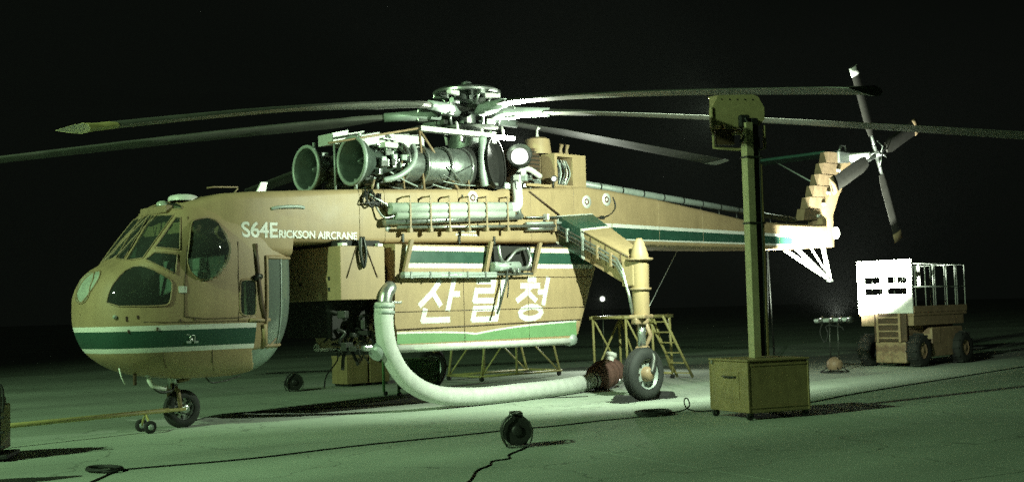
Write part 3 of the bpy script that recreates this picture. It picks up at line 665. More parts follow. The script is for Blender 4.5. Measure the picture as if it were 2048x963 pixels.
for k in range(4):
    a = -.407+k*math.pi/2; d = Vector((math.sin(a), 0, math.cos(a))); e = Vector((d.z, 0, -d.x)); rows = []
    for j in range(9):
        r = .55+1.89*j/8; c = .20 if j else .14; rows.append([TR+d*r+e*u*c/.2+Vector((0, -h, 0)) for u, h in ((-.2, 0), (-.14, .035), (0, .045), (.2, .004), (.2, -.004), (0, -.03), (-.14, -.025))])
    b = MB().loft(rows).build('tail_rotor_blade', TAILB, tr, auto=True)
    MB().loft([[q+(q-sum(s_, Vector())/7)*.12 for q in s_] for s_ in rows[7:]]).build('blade_tip', WHITE if k == 0 else PAINT2, b)
    MB().cyl(TR+d*.08, TR+d*.62, .055, .04, 10).build('tail_blade_sleeve', STEEL, tr)
    MB().tube([TR+Vector((0, -.14, 0))+d*.05, TR+Vector((0, -.16, 0))+e*.14+d*.16, TR+Vector((0, -.05, 0))+d*.34+e*.12], .018).build('tail_pitch_link', STEEL, tr)
for (a, b, r) in (((16.75, -.18, 3.02), (18.5, 0, 2.24), .055), ((16.75, .18, 3.02), (18.5, 0, 2.24), .055), ((18.05, -.12, 3.12), (18.53, 0, 2.22), .06), ((17.7, 0, 3.05), (18.3, 0, 2.5), .03)):
    MB().cyl(a, b, r, n=10).build('tail_skid_strut', WHITE, HELI)
MB().rbox((18.52, 0, 2.21), (.16, .12, .06), bev=.02).build('tail_skid_foot', STEEL, HELI)
MB().tube([(8.0, -2.75, 1.68), (11.28, -.86, 2.95)], .008, 6).build('stay_wire', STEEL, HELI)

# ---- stub wings and main gear
def wing(sd):
    def q(x, y, z): return Vector((x, sd*y, z))
    a = [q(7.42, .93, 3.50), q(8.42, .93, 3.58), q(8.55, .93, 3.05), q(7.42, .93, 2.96)]
    b = [q(7.40, 2.80, 2.62), q(7.78, 2.80, 2.70), q(7.80, 2.80, 2.22), q(7.40, 2.80, 2.05)]
    mid = lambda t: [u.lerp(v, t) for u, v in zip(a, b)]
    wg = MB().loft([mid(0), mid(.36)], smooth=False).build('stub_wing_root', GREEN, HELI)
    MB().loft([mid(.362), mid(1.0)], smooth=False).build('stub_wing', PAINT, wg)
    grow = lambda s_, f: [v+(v-sum(s_, Vector())/4)*f for v in s_]
    for t in (0.0, .36): MB().loft([grow(mid(t), .012), grow(mid(t+.045), .012)], smooth=False).build('white_stripe', WHITE, wg)
    for k, (dz, r) in enumerate(((-.14, .022), (-.22, .03), (-.29, .02))):
        MB().tube([q(7.36, .98, 3.46+dz), q(7.35, 2.55, 2.72+dz), q(7.33, 2.72, 2.5+dz), q(7.33, 2.85, 1.9), q(7.36, 2.9, 1.55)], r, 8).build('brake_line', STEEL, wg)
    for t in (.2, .42, .62, .8):
        p = a[0].lerp(b[0], t); MB().rbox(p+Vector((-.06, 0, -.24)), (.06, .05, .26), bev=.008).build('line_clamp', GREYP if t < .5 else PAINT2, wg)
    for t in (.5, .7, .9): 
        p = a[0].lerp(b[0], t); MB().tube([p+Vector((-.008, 0, -.04)), p+Vector((-.008, 0, -.42))], .007, 5).build('panel_seam', BROWN, wg)
    MB().tube([a[0].lerp(b[0], .38)+Vector((-.005, 0, -.03)), b[0]+Vector((-.005, 0, -.03))], .01, 5).build('panel_seam', BROWN, wg)
    # leg
    L = q(7.50, 2.98, 0)
    leg = MB().lathe(L, (0, 0, 1), [(1.48, .13), (1.55, .155), (2.55, .165), (2.62, .165), (2.86, .09), (2.92, .05), (2.93, 0)], 22).build('gear_leg', PAINT, HELI, auto=True)
    MB().lathe(L, (0, 0, 1), [(2.52, .16), (2.52, .25), (2.56, .25), (2.56, .16)], 22).build('leg_collar', PAINT2, leg)
    MB().rbox(L+Vector((.16, -sd*.1, 2.56)), (.42, .10, .05), bev=.01).build('jacking_pad', PAINT2, leg)
    MB().rbox(L+Vector((-.05, -sd*.15, 2.3)), (.25, .3, .5), bev=.03).build('leg_fitting', PAINT, leg)
    MB().lathe(L, (0, 0, 1), [(1.98, .16), (1.98, .2), (2.02, .2), (2.02, .16)], 20).build('leg_band', PAINT2, leg)
    MB().rbox(L+Vector((0, 0, 1.50)), (.50, .3, .07), rotz=R(20), bev=.02).build('leg_base_plate', PAINT2, leg)
    MB().rbox(L+Vector((-.1, .05*sd, 1.42)), (.3, .16, .12), rotz=R(-15), bev=.03).build('leg_lug', PAINT2, leg)
    MB().cyl(L+Vector((0, 0, 1.48)), L+Vector((-.02, 0, .86)), .075, n=14).build('oleo_strut', STEEL, leg)
    MB().tube([L+Vector((.08, 0, 1.42)), L+Vector((.24, 0, 1.15)), L+Vector((.06, 0, .92))], .045, 8).build('torque_link', PAINT2, leg)
    MB().rbox(L+Vector((0, 0, .88)), (.2, .22, .18), bev=.04).build('fork_head', PAINT2, leg)
    MB().tube(spline([L+Vector((.02, sd*.06, .9)), L+Vector((.04, sd*.22, .78)), L+Vector((-.03, sd*.26, .6)), L+Vector((-.1, sd*.27, .47))], 5), [.07]*15+[.06], 10).build('axle_fork', DKMETAL, leg)
    whl(q(7.39, 3.08, .47), .47, .30, leg, sd, PAINT2)
    return wg
def whl(c, r, w, par, sd, hubm):
    ty = MB().lathe(c-Vector((0, w/2*sd, 0)), (0, sd, 0), [(.02*w/.3, r*.60), (0, r*.72), (.02*w/.3, r*.88), (.06*w/.3, r*.97), (.10*w/.3, r), (w-.10*w/.3, r), (w-.06*w/.3, r*.97), (w-.02*w/.3, r*.88), (w, r*.72), (w-.02*w/.3, r*.60)], 40).build('tyre', TYRE, par)
    for u in (.3, .5, .7):
        MB().lathe(c-Vector((0, w/2*sd, 0)), (0, sd, 0), [(w*u-.008, r*.99), (w*u-.006, r+.004), (w*u+.006, r+.004), (w*u+.008, r*.99)], 40).build('tread_rib', RUBBER, ty)
    MB().lathe(c-Vector((0, w/2*sd, 0)), (0, sd, 0), [(.05, r*.60), (.03, r*.58), (.09, r*.5), (.09, 0), (w-.09, 0), (w-.09, r*.5), (w-.03, r*.58), (w-.05, r*.60)], 30).build('rim', GREYP if hubm is PAINT2 else STEEL, ty, auto=True)
    MB().lathe(c+Vector((0, (w/2-.10)*sd, 0)), (0, sd, 0), [(0, r*.30), (.10, r*.28), (.14, r*.2), (.16, 0)], 18).build('hub_cap', hubm, ty, auto=True)
    for k in range(8):
        a = k*math.pi/4; MB().rbox(c+Vector((math.cos(a)*r*.42, (w/2-.085)*sd, math.sin(a)*r*.42)), (.04, .02, .04), bev=.006).build('wheel_bolt', DKMETAL, ty)
wing(-1); wing(1)
# nose gear
ng = MB().cyl((-.12, 0, .30), (-.22, 0, .82), .05, n=12).build('nose_strut', PAINT2, HELI)
MB().cyl((-.20, 0, .62), (-.24, 0, .9), .075, n=12).build('nose_strut_sleeve', STEEL, ng)
MB().tube([(-.17, -.17, .32), (-.2, -.16, .58), (-.24, -.05, .66), (-.24, .05, .66), (-.2, .16, .58), (-.17, .17, .32)], .035, 8).build('nose_fork', PAINT2, ng)
MB().tube([(-.2, 0, .70), (.02, -.05, .74), (.12, -.05, .80)], .03, 8).build('shimmy_damper', PAINT2, ng)
whl(Vector((-.09, -.06, .29)), .29, .20, ng, -1, STEEL)
MB().tube(spline([(-.80, -.3, .95), (-.74, -.3, .76), (-.66, -.3, .67), (-.48, -.3, .63)], 5), .035, 10).build('pitot_arm', WHITE, HELI)
MB().tube([(-1.2, -.25, .98), (-1.16, -.25, .84), (-1.1, -.25, .72)], .012).build('whip_antenna', WHITE, HELI)
MB().rbox((-.95, -.25, .80), (.05, .04, .18), bev=.01).build('drain_mast', BROWN, HELI)
MB().tube(spline([(-.68, -.3, .66), (-.55, -.3, .58), (-.35, -.25, .60), (-.3, -.2, .7)], 5), .022).build('taxi_lamp_bracket', DKMETAL, HELI)
MB().tube(spline([(.15, -.4, .76), (.25, -.4, .68), (.5, -.4, .70), (.75, -.4, .76)], 4), .012).build('belly_antenna', DKMETAL, HELI)

# ---- water tank
TP = [(3.22, 2.86), (8.42, 2.86), (8.34, 2.60), (7.98, 1.75), (7.74, 1.18), (7.54, 1.03), (3.30, 1.08), (3.18, 1.5)]
tk = MB(); rows = []
for (yy, sh) in ((-1.25, .022), (-1.235, .013), (-1.20, .007), (-1.13, .002), (-1.05, 0), (1.05, 0), (1.13, .002), (1.2, .007), (1.235, .013), (1.25, .022)):
    cx, cz = 5.6, 1.95; rows.append([Vector((x-(sh*9 if x > cx else -sh), yy, z-(sh if z > cz else -sh))) for x, z in TP])
tank = tk.loft(rows, smooth=False).build('water_tank', PAINT, HELI)
YT = 1.25
def onside(name, polys, m, off=.0015, par=tank):
    mb = MB()
    for i, p in enumerate(polys):
        mb.add([(x, -YT-off-.0002*i, z) for x, z in p], [tuple(range(len(p)))])
    o = mb.build(name, m, par, recalc=False); return o
for a, b, m in ((2.74, 2.82, WHITE), (2.53, 2.735, GREEN), (2.445, 2.525, WHITE)):
    onside('white_stripe' if m is WHITE else 'green_stripe', [[(3.44, a), (8.21-(2.86-a)*.33, a), (8.21-(2.86-b)*.33, b), (3.46, b)]], m)
def stroke(pts, w, sx, sz, x0, z0, shear):
    out = []
    P_ = [(x0+u*sx+v*sz*shear, z0+v*sz) for u, v in pts]
    for (ax, az), (bx, bz) in zip(P_, P_[1:]):
        dx, dz = bx-ax, bz-az; l = math.hypot(dx, dz); ux, uz = dx/l, dz/l; h = w/2
        ax -= ux*h*.6; az -= uz*h*.6; bx += ux*h*.6; bz += uz*h*.6
        out.append([(ax+uz*h, az-ux*h), (bx+uz*h, bz-ux*h), (bx-uz*h, bz+ux*h), (ax-uz*h, az+ux*h)])
    return out
SYL = [[[(.40, .97), (.26, .70), (0, .42)], [(.28, .70), (.55, .42)], [(.80, 1.0), (.80, .30)], [(.82, .66), (1.02, .66)], [(.16, .30), (.16, .06), (.88, .06)]],
       [[(.08, .96), (.58, .96), (.58, .73), (.10, .73), (.10, .49), (.64, .49)], [(.86, 1.0), (.86, .40)], [(.16, .30), (.86, .30), (.86, .04), (.16, .04), (.16, .30)]],
       [[(.24, 1.0), (.46, 1.0)], [(.06, .84), (.62, .84)], [(.35, .82), (.24, .64), (.02, .48)], [(.33, .66), (.60, .48)], [(.88, 1.02), (.88, .38)], [(.66, .68), (.86, .68)],
        [(.52+.34*math.cos(R(30*k)), .165+.15*math.sin(R(30*k))) for k in range(13)]]]
for x0, sy in zip((3.66, 4.80, 5.92), SYL):
    pl = []
    for st in sy: pl += stroke(st, .105, .80, .74, x0, 1.50, .30)
    onside('lettering', pl, WHITE, .0025)
gx = [3.24+i*.22 for i in range(21)]
def hill(x): return 1.33-.012*(x-3.24)**2*1.6 if x < 4.9 else 1.245+.20*(1-math.exp(-(x-4.9)/1.4))
gx = [x for x in gx if x < 7.58]+[7.58]
onside('green_hill', [[(a, 1.16), (b, 1.16), (b, hill(b)), (a, hill(a))] for a, b in zip(gx, gx[1:])], LGREEN)
onside('hill_outline', [[(a, hill(a)+.001), (b, hill(b)+.001), (b, hill(b)+.035), (a, hill(a)+.035)] for a, b in zip(gx, gx[1:])], WHITE)
for x in (4.74, 6.32): MB().tube([(x, -1.252, 1.1), (x, -1.252, 2.43)], .005, 6).build('panel_seam', BROWN, tank)
for z in (2.28, 1.70): MB().cyl((3.2, -1.252, z), (7.85 if z < 2 else 8.07, -1.252, z), .007, n=6).build('panel_seam', BROWN, tank)
MB().cyl((3.22, -1.256, 1.40), (7.7, -1.256, 1.46), .012, n=6).build('rub_strip', BROWN, tank)
for sd in (-1, 1):
    MB().cyl((3.25, sd*1.2, 1.09), (7.45, sd*1.2, 1.06), .075, n=14).build('bottom_rail', WHITE, tank)
    MB().lathe((7.48, sd*1.15, 1.08), (0, 1, 0), [(-.14, 0), (-.12, .10), (0, .13), (.12, .10), (.14, 0)], 16).build('rail_bumper', GREYP, tank)
# frame that hangs in front of the tank: posts, lower grating rail, valve group
for x, lean in ((3.50, -.12), (5.32, -.10), (6.55, -.13)):
    MB().prism([(x-.035, -1.40, 2.92), (x+.035, -1.40, 2.92), (x+.035+lean, -1.34, 2.36), (x-.035+lean, -1.34, 2.36)], (0, .06, 0)).build('hanger_post', PAINT2, HELI)
MB().box((3.30, -1.42, 2.27), (5.4, -1.30, 2.37), .01).build('hanger_rail', GREYP, HELI)
for k in range(5): MB().box((3.42+.42*k, -1.435, 2.26), (3.45+.42*k, -1.415, 2.38)).build('rail_clip', STEEL, HELI)
MB().cyl((3.22, -1.4, 2.30), (6.3, -1.4, 2.34), .022, n=8).build('hanger_pipe', STEEL, HELI)
vb = MB().cyl((5.30, -1.40, 2.46), (5.95, -1.40, 2.48), .085, n=16).build('valve_body', GREYP, HELI)
for (p, r) in (([(5.45, -1.42, 2.85), (5.47, -1.45, 2.62), (5.6, -1.45, 2.55), (5.85, -1.45, 2.75), (6.1, -1.42, 2.80)], .03), ([(6.15, -1.42, 2.82), (6.22, -1.44, 2.6), (6.12, -1.44, 2.45), (5.9, -1.43, 2.44)], .04), ([(5.62, -1.46, 2.42), (5.58, -1.46, 2.2), (5.5, -1.46, 2.0), (5.42, -1.44, 1.75), (5.36, -1.43, 1.62)], .02), ([(5.6, -1.46, 2.38), (5.63, -1.46, 2.15), (5.6, -1.46, 1.9)], .012)):
    MB().tube(spline(p, 5), r, 8).build('valve_hose', DKMETAL if r < .025 else STEEL, vb)
for k in range(6): MB().rbox((5.35+.11*k, -1.45, 2.42+random.uniform(-.05, .08)), (.07, .06, random.uniform(.06, .14)), bev=.01).build('valve_fitting', random.choice((GREYP, STEEL, DKMETAL)), vb)
MB().box((5.36, -1.268, 2.40), (6.40, -1.262, 2.85)).build('dark_void_sheet', SOOT_SHADE, HELI)  # black sheet stands in for the shaded void behind the valves

# ---- equipment box ahead of the tank
eb = MB().box((2.10, -1.27, 1.92), (3.0, 1.27, 2.80), .012).build('equipment_box', PAINT, HELI)
MB().box((2.15, -1.2, 2.80), (2.95, 1.2, 2.90)).build('box_gap_strip', SOOT_SHADE, eb)  # black strip fills the gap above the box
for x in (2.14, 2.86): MB().box((x, -1.275, 2.802), (x+.1, -1.15, 2.85)).build('box_pad', WHITE, eb)
MB().cyl((2.42, -1.276, 2.78), (2.22, -1.276, 2.28), .010, n=6).build('box_strap', BROWN, eb); MB().cyl((2.62, -1.276, 2.78), (2.84, -1.276, 2.28), .010, n=6).build('box_strap', BROWN, eb)
MB().tube(spline([(2.50, -1.30, 2.95), (2.47, -1.32, 2.7), (2.53, -1.32, 2.45), (2.58, -1.32, 2.68), (2.54, -1.3, 2.95)], 5), .028, 8).build('box_latch', DKMETAL, eb)
for (y, z) in ((-.95, 2.1), (-.95, 2.28), (-.1, 2.2)): MB().rbox((2.095, y, z), (.02, .05, .06), bev=.006).build('box_catch', DKMETAL, eb)
MB().box((3.02, -1.0, 1.6), (3.17, 1.0, 2.84)).build('tank_bulkhead', BROWN, HELI)
MB().lathe((3.1, -1.02, 2.35), (0, -1, 0), [(0, .16), (.03, .16), (.05, .12), (.05, 0)], 18).build('tank_vent', BROWN, HELI)
# ---- snorkel: pick-up elbow, hose and pump
sn = MB().tube(spline([(3.16, -1.15, 2.1), (3.08, -1.28, 2.1), (2.98, -1.31, 2.0), (2.94, -1.32, 1.85)], 5), .12, 16).build('snorkel_elbow', STEEL, HELI)
for z in (1.80, 1.70): MB().lathe((2.935, -1.32, z), (0, 0, 1), [(-.025, .12), (-.025, .175), (.025, .175), (.025, .12)], 22).build('hose_clamp', GREYP, sn)
MB().rbox((3.12, -1.4, 1.86), (.22, .05, .04), bev=.01).build('clamp_handle', STEEL, sn)
hp = spline([(2.935, -1.32, 1.86), (2.92, -1.32, 1.5), (3.02, -1.31, 1.05), (3.38, -1.29, .58), (4.0, -1.25, .28), (4.9, -1.20, .172), (6.2, -1.12, .165), (7.5, -.9, .165), (8.6, -.60, .19)], 10)
hp = spline(hp, 4)
MB().tube(hp, [.158+.0035*(i % 2)+.002*math.sin(i*.11) for i in range(len(hp))], 22).build('suction_hose', HOSE, sn)
MB().cyl((8.45, -.65, .185), (8.85, -.52, .215), .165, n=20).build('hose_cuff', WHITE, sn)
MB().tube([(8.62, -.6, .2), (8.66, -.59, .2)], .172, 20).build('cuff_band', DKMETAL, sn)
pm = MB(); pts = []; rs = []
for i in range(26):
    t = i/25; pts.append(Vector((8.80, -.54, .24)).lerp(Vector((9.75, -.26, .36)), t)); rs.append(.19+.085*math.sin(math.pi*min(1, t*1.05))**.5+.022*math.sin(i*2.3)+.016*math.sin(i*5.1))
pmp = pm.tube(pts, rs, 22).build('pump_cover', RED, sn)
MB().tube(spline([(8.8, -.6, .36), (9.0, -.6, .50), (9.25, -.5, .58), (9.4, -.45, .52)], 4), .03, 8).build('pump_strap', BROWN, pmp)
MB().lathe((9.45, -.35, .42), (.4, .1, .9), [(0, .16), (.06, .18), (.1, .1), (.22, .09), (.25, .13), (.32, .12), (.34, 0)], 18).build('pump_outlet', WHITE, pmp, auto=True)
MB().tube(spline([(9.5, -.35, .6), (9.62, -.4, .52), (9.66, -.45, .35), (9.6, -.5, .1)], 4), .045, 10).build('pump_pipe', STEEL, pmp)
# pipework and winch gear under the belly, coloured dark to sink into shadow
for k in range(22):
    x = random.uniform(2.3, 3.0); y = random.uniform(-1.15, -.5); z = random.uniform(1.05, 1.85)
    p = [Vector((x, y, z))]
    for j in range(3): p.append(p[-1]+Vector((random.uniform(-.2, .2), random.uniform(-.12, .12), random.uniform(-.25, .12))))
    MB().tube(spline(p, 4), random.choice((.012, .02, .03)), 6).build('belly_pipe', random.choice((DKMETAL, SOOT_SHADE)), HELI)
for k in range(12):
    MB().rbox((random.uniform(2.3, 3.0), random.uniform(-1.2, -.5), random.uniform(1.0, 1.8)), (random.uniform(.06, .2), .12, random.uniform(.05, .18)), rotz=random.uniform(0, 3), bev=.015).build('belly_fitting', random.choice((DKMETAL, SOOT_SHADE)), HELI)
MB().box((2.25, -.8, 1.3), (3.0, .6, 1.92)).build('belly_gear_case', SOOT_SHADE, HELI)
MB().cyl((2.75, -1.28, 1.0), (3.05, -1.2, 1.22), .12, n=18).build('spare_coupling', GREYP, HELI); MB().rbox((2.66, -1.2, 1.12), (.2, .12, .1), bev=.03).build('coupling_lug', STEEL, HELI)

# ================================================================== lamps lit on the aircraft
def point(name, loc, watts, r, par=None, col=(.92, 1, .82)):
    d = bpy.data.lights.new(name, 'POINT'); o = bpy.data.objects.new(name, d); COL.objects.link(o); o.location = loc
    d.energy = watts; d.color = col; d.shadow_soft_size = r; return o
def work_lamp(loc, r, label, hotm, watts, aim, post, tilt=(0, .25, .75)):
    t = thing('work_lamp', Vector(loc)+Vector((0, 0, -post)), label, 'lamp', 'lit work lamps')
    L = Vector(loc); a = Vector(aim).normalized()
    MB().lathe(L, a, [(-r*1.7, 0), (-r*1.6, r*.6), (-r*.6, r*1.15), (r*.35, r*1.32), (r*.37, r*1.24), (-r*.5, r*1.0), (-r*.9, 0)], 22).build('lamp_shade', DKMETAL, t)
    MB().lathe(L, a, [(-r*.55, 0), (-r*.5, r*.5), (-r*.2, r*.85), (r*.25, r*.8), (r*.55, r*.45), (r*.62, 0)], 20).build('bulb', hotm, t)
    MB().cyl(L-a*r*1.2, L-a*r*1.2+Vector((0, 0, -post)), .02, n=8).build('lamp_post', DKMETAL, t)
    if watts: spot('lamp_light', L+a*(r*.62+.06), L+a+Vector(tilt), watts, 150, .6, (.92, 1, .84), .05)
    return t
work_lamp((6.72, -.70, 4.63), .19, 'large glaring round lamp on the engine deck behind the exhaust', HOT, 1300, (-.65, -.6, .45), .58)
work_lamp((7.36, -.98, 4.20), .05, 'small lit lamp at the deck edge below the filter housing', HOT2, 0, (-.45, -.9, 0), .18)

# ================================================================== things on the apron
def dup(root, loc, rz=0, label=None):
    def cp(o, par):
        c = o.copy(); COL.objects.link(c); c.parent = par
        for ch in [q for q in bpy.data.objects if q.parent == o]: cp(ch, c)
        return c
    r = cp(root, None); r.location = loc; r.rotation_euler = (0, 0, rz)
    if label: r['label'] = label
    return r

# ---- light tower on a wheeled cart
CT = Vector((5.92, -6.63, 0)); CA = R(-19)          # cart axes: u along its dark face, v away from the camera
cu = Vector((math.cos(CA), math.sin(CA), 0)); cv = Vector((-math.sin(CA), math.cos(CA), 0))
def C(u, v, z): return CT+cu*u+cv*v+Vector((0, 0, z))
tw = thing('light_tower', CT, 'tall light tower on a brown box cart with its head turned away', 'light tower')
MB().rbox(C(0, 0, .47), (1.08, .98, .74), CA, .015).build('cart_box', CARTP, tw)
MB().rbox(C(0, 0, .86), (1.12, 1.02, .03), CA, .008).build('cart_lid', CARTP, tw)
for u in (-.49, .49):
    for v in (-.44, .44):
        p = C(u, v, .055); ca = MB().lathe(p-cv*.02, cv, [(0, .02), (0, .055), (.04, .055), (.04, .02)], 16).build('caster', RUBBER, tw, auto=True)
        MB().rbox(p+Vector((0, 0, .035)), (.05, .06, .06), CA, .008).build('caster_bracket', DKMETAL, ca)
MB().rbox(C(-.545, -.02, .5), (.008, .5, .4), CA, .003).build('cart_door', CARTP, tw)
MB().rbox(C(-.56, .40, .82), (.03, .03, .05), CA, .006).build('cart_latch', STEEL, tw)
for z in (.18, .79): MB().rbox(C(0, -.494, z), (1.0, .012, .02), CA, .003).build('cart_trim', CARTP, tw)
MB().rbox(C(-.05, 0, 2.65), (.13, .15, 3.55), CA, .008).build('mast', MASTP, tw)
MB().rbox(C(.075, .02, 2.7), (.115, .13, 3.6), CA, .006).build('mast_channel', SOOT_SHADE, tw)
MB().rbox(C(.155, .02, 2.35), (.04, .14, 2.9), CA, .006).build('inner_mast', CARTP, tw)
MB().tube([C(.09, -.08, .9), C(.10, -.09, 2.5), C(.11, -.08, 4.2)], .012, 6).build('mast_cable', CABLE, tw)
for z in (2.9, 3.9): MB().rbox(C(.02, -.002, z), (.30, .18, .03), CA, .008).build('mast_collar', DKMETAL, tw)
HA = R(1.5); hu = Vector((math.cos(HA), math.sin(HA), 0)); hv = Vector((-math.sin(HA), math.cos(HA), 0)); H0 = Vector((TL.x, TL.y, 0))
def Hd(u, v, z): return H0+hu*u+hv*v+Vector((0, 0, z))
oct_ = [(-.72, 4.38), (-.72, 4.68), (-.56, 4.86), (-.28, 4.94), (.16, 4.94), (.48, 4.84), (.62, 4.68), (.62, 4.50), (.48, 4.40), (-.40, 4.32), (-.42, 4.42)]
PA = R(-33); pu = Vector((math.cos(PA), math.sin(PA), 0)); pn_ = Vector((-math.sin(PA), math.cos(PA), 0)); P0 = Vector((5.86, -6.50, 0))
def Pd(u, v, z): return P0+pu*u*.62+pn_*v+Vector((0, 0, z))
MB().prism([Pd(u+.03, 0, z) for u, z in oct_], pn_*.03).build('head_plate', HEADP, tw)
hs0 = MB()      # open-fronted housing; its lower lip sets where the lit ground begins
for (a, b) in (((-.12, -.13, 4.345), (.50, .062, 4.365)), ((-.12, -.13, 4.86), (.50, .10, 4.88)), ((-.12, -.14, 4.365), (.50, -.125, 4.86)), ((-.14, -.13, 4.345), (-.12, .062, 4.88)), ((.50, -.13, 4.345), (.52, .062, 4.88))):
    c = [(p+q)/2 for p, q in zip(a, b)]; hs0.rbox(Hd(*c), [abs(q-p) for p, q in zip(a, b)], HA)
hs0.build('lamp_housing', CARTP, tw)
MB().rbox(Hd(.19, -.11, 4.62), (.56, .01, .4), HA, .003).build('lamp_reflector', STEEL, tw)
MB().rbox(Pd(-.72, .02, 4.53), (.03, .10, .30), PA, .008).build('plate_flange', HEADP, tw)
MB().tube([Pd(-.70, -.01, 4.40), Pd(-.70, -.01, 4.06), Pd(-.1, -.01, 4.03), Pd(.4, -.01, 4.02), Pd(.62, -.01, 4.05), Pd(.62, -.01, 4.40)], .024, 8).build('head_yoke', HEADP, tw)
MB().rbox(Pd(-.40, .02, 4.22), (.30, .06, .24), PA, .01).build('ballast_box', BROWN, tw)
MB().rbox(Pd(.06, -.08, 4.44), (.17, .10, .22), PA, .03).build('tilt_motor', BLACKP, tw)
MB().tube(spline([Pd(.06, -.12, 4.5), Pd(.14, -.14, 4.38), Pd(.06, -.13, 4.25), Pd(-.06, -.08, 4.12)], 4), .022, 8).build('head_cable', BLACKP, tw)
MB().rbox(Pd(-.14, -.08, 4.26), (.14, .05, .035), PA, .01).build('tilt_bracket', HEADP, tw)
for k in range(5): MB().rbox(Pd(-.45+.2*k, -.006, 4.80), (.018, .012, .018), PA, .003).build('plate_bolt', DKMETAL, tw)
# cart details: louvres, hinges, handle, data plate, scuffed corner guards
MB().tube([C(-.55, -.2, .62), C(-.59, -.2, .62), C(-.59, .1, .62), C(-.55, .1, .62)], .012, 6).build('cart_handle', DKMETAL, tw)
for (u, v) in ((-.535, -.485), (.535, -.485), (-.535, .485)): MB().rbox(C(u, v, .47), (.03, .03, .72), CA, .006).build('corner_guard', CARTP, tw)

# ---- scissor lift
sx = thing('scissor_lift', (19.5, -1.75, 0), 'orange scissor lift with railed platform and glaring white end panel', 'scissor lift')
MB().box((18.35, -2.15, .30), (20.9, -1.35, .62), .02).build('chassis', LIFTP, sx)
MB().box((18.22, -2.25, .10), (18.6, -1.42, .62), .03).build('front_axle_box', LIFTP, sx)
for (y0, y1) in ((-2.48, -2.16), (-1.34, -1.02)):
    MB().box((19.15, y0, .22), (20.75, y1, .95), .03).build('engine_cover', LIFTP, sx)
    MB().box((19.12, min(y0, y1)-.006, .55), (19.55, max(y0, y1)+.006, .93), .02).build('cover_door', LIFTP, sx)
for (x, y) in ((18.55, -2.42), (18.55, -1.06), (20.55, -2.52), (20.55, -.98)):
    sd = -1 if y < -1.7 else 1; c = Vector((x, y, .40))
    ty = MB().lathe(c-Vector((0, .16*sd, 0)), (0, sd, 0), [(.02, .2), (0, .32), (.05, .39), (.10, .40), (.22, .40), (.27, .39), (.32, .32), (.30, .2)], 30).build('tyre', RUBBER, sx)
    MB().lathe(c-Vector((0, .16*sd, 0)), (0, sd, 0), [(.27, .21), (.24, .15), (.28, .06), (.29, 0)], 20).build('rim', LIFTP, ty)
    for k in range(12):
        a = k*math.pi/6; MB().rbox(c+Vector((math.cos(a)*.40, 0, math.sin(a)*.40)), (.05, .28, .04), bev=.008, rot=Matrix.Rotation(-a, 3, 'Y').to_quaternion()).build('tyre_lug', RUBBER, ty)
for k in range(5):     # folded scissor arms, seen as a stack
    z = .70+k*.115
    for y in (-2.20, -1.32): MB().box((18.45, y-.04, z), (20.7, y+.04, z+.10), .008).build('scissor_arm', LIFTP, sx)
for k in range(5): MB().cyl((19.5, -2.25, .75+k*.115), (19.5, -1.27, .75+k*.115), .03, n=8).build('scissor_pin', DKMETAL, sx)
MB().box((18.4, -2.12, .68), (20.7, -1.4, 1.2)).build('hydraulic_bay', BROWN, sx)
dk = MB().box((18.30, -2.46, 1.26), (21.05, -.96, 1.34), .01).build('platform_deck', LIFTP, sx)
MB().box((18.30, -2.475, 1.345), (21.05, -2.455, 1.50)).build('toe_board', LIFTP, dk); MB().box((18.32, -2.44, 1.02), (20.9, -1.0, 1.255)).build('deck_frame', LIFTP, sx)
for y in (-2.45, -.98):
    for x in (18.45, 18.95, 19.35, 19.45, 20.05, 20.5, 20.6, 21.02): MB().cyl((x, y, 1.34), (x, y, 2.55), 0.015, n=8).build('rail_post', RAILP, sx)
    for z in (1.98, 2.55): MB().cyl((18.32, y, z), (21.02, y, z), 0.015, n=8).build('guard_rail', RAILP, sx)
for z in (1.98, 2.55): MB().cyl((21.02, -2.45, z), (21.02, -.98, z), 0.015, n=8).build('guard_rail', RAILP, sx)
for y in (-1.9, -1.5): MB().cyl((21.02, y, 1.34), (21.02, y, 2.55), 0.015, n=8).build('rail_post', RAILP, sx)
for (x, y, w) in ((18.75, -1.4, .05), (18.95, -1.75, .06), (19.3, -2.1, .07), (19.6, -1.3, .06), (20.1, -1.6, .05)): MB().cyl((x, y, 1.95), (x, y, 2.52), w*.6, n=10).build('tube_stock', WHITE, sx)
# end panel with four slots: built of bars round the openings
X0, X1 = 18.26, 18.295
panel = MB()
ys = [-2.46, -2.32, -1.80, -1.66, -1.16, -.96]; zs = [1.33, 1.80, 1.96, 2.08, 2.24, 2.66]
for i in range(5):
    for j in range(5):
        if i in (1, 3) and j in (1, 3): continue
        panel.box((X0, ys[i], zs[j]), (X1, ys[i+1], zs[j+1]))
bm = bmesh.new()
pn = panel.build('end_panel', WHITE, sx)
bm.from_mesh(pn.data); bmesh.ops.remove_doubles(bm, verts=bm.verts, dist=1e-5)
seen = {}; kill = []
for f in bm.faces:
    k = tuple(sorted(v.index for v in f.verts))
    if k in seen: kill += [f, seen[k]]
    seen[k] = f
bmesh.ops.delete(bm, geom=list(set(kill)), context='FACES_ONLY'); bm.to_mesh(pn.data); bm.free()
MB().box((18.25, -2.2, 2.42), (18.259, -2.16, 2.56)).build('panel_handle', DKMETAL, sx)
ld = MB().box((18.16, -2.16, .62), (18.20, -2.10, 1.33)).box((18.16, -1.56, .62), (18.20, -1.50, 1.33)).build('ladder_rail', LIFTP, sx)
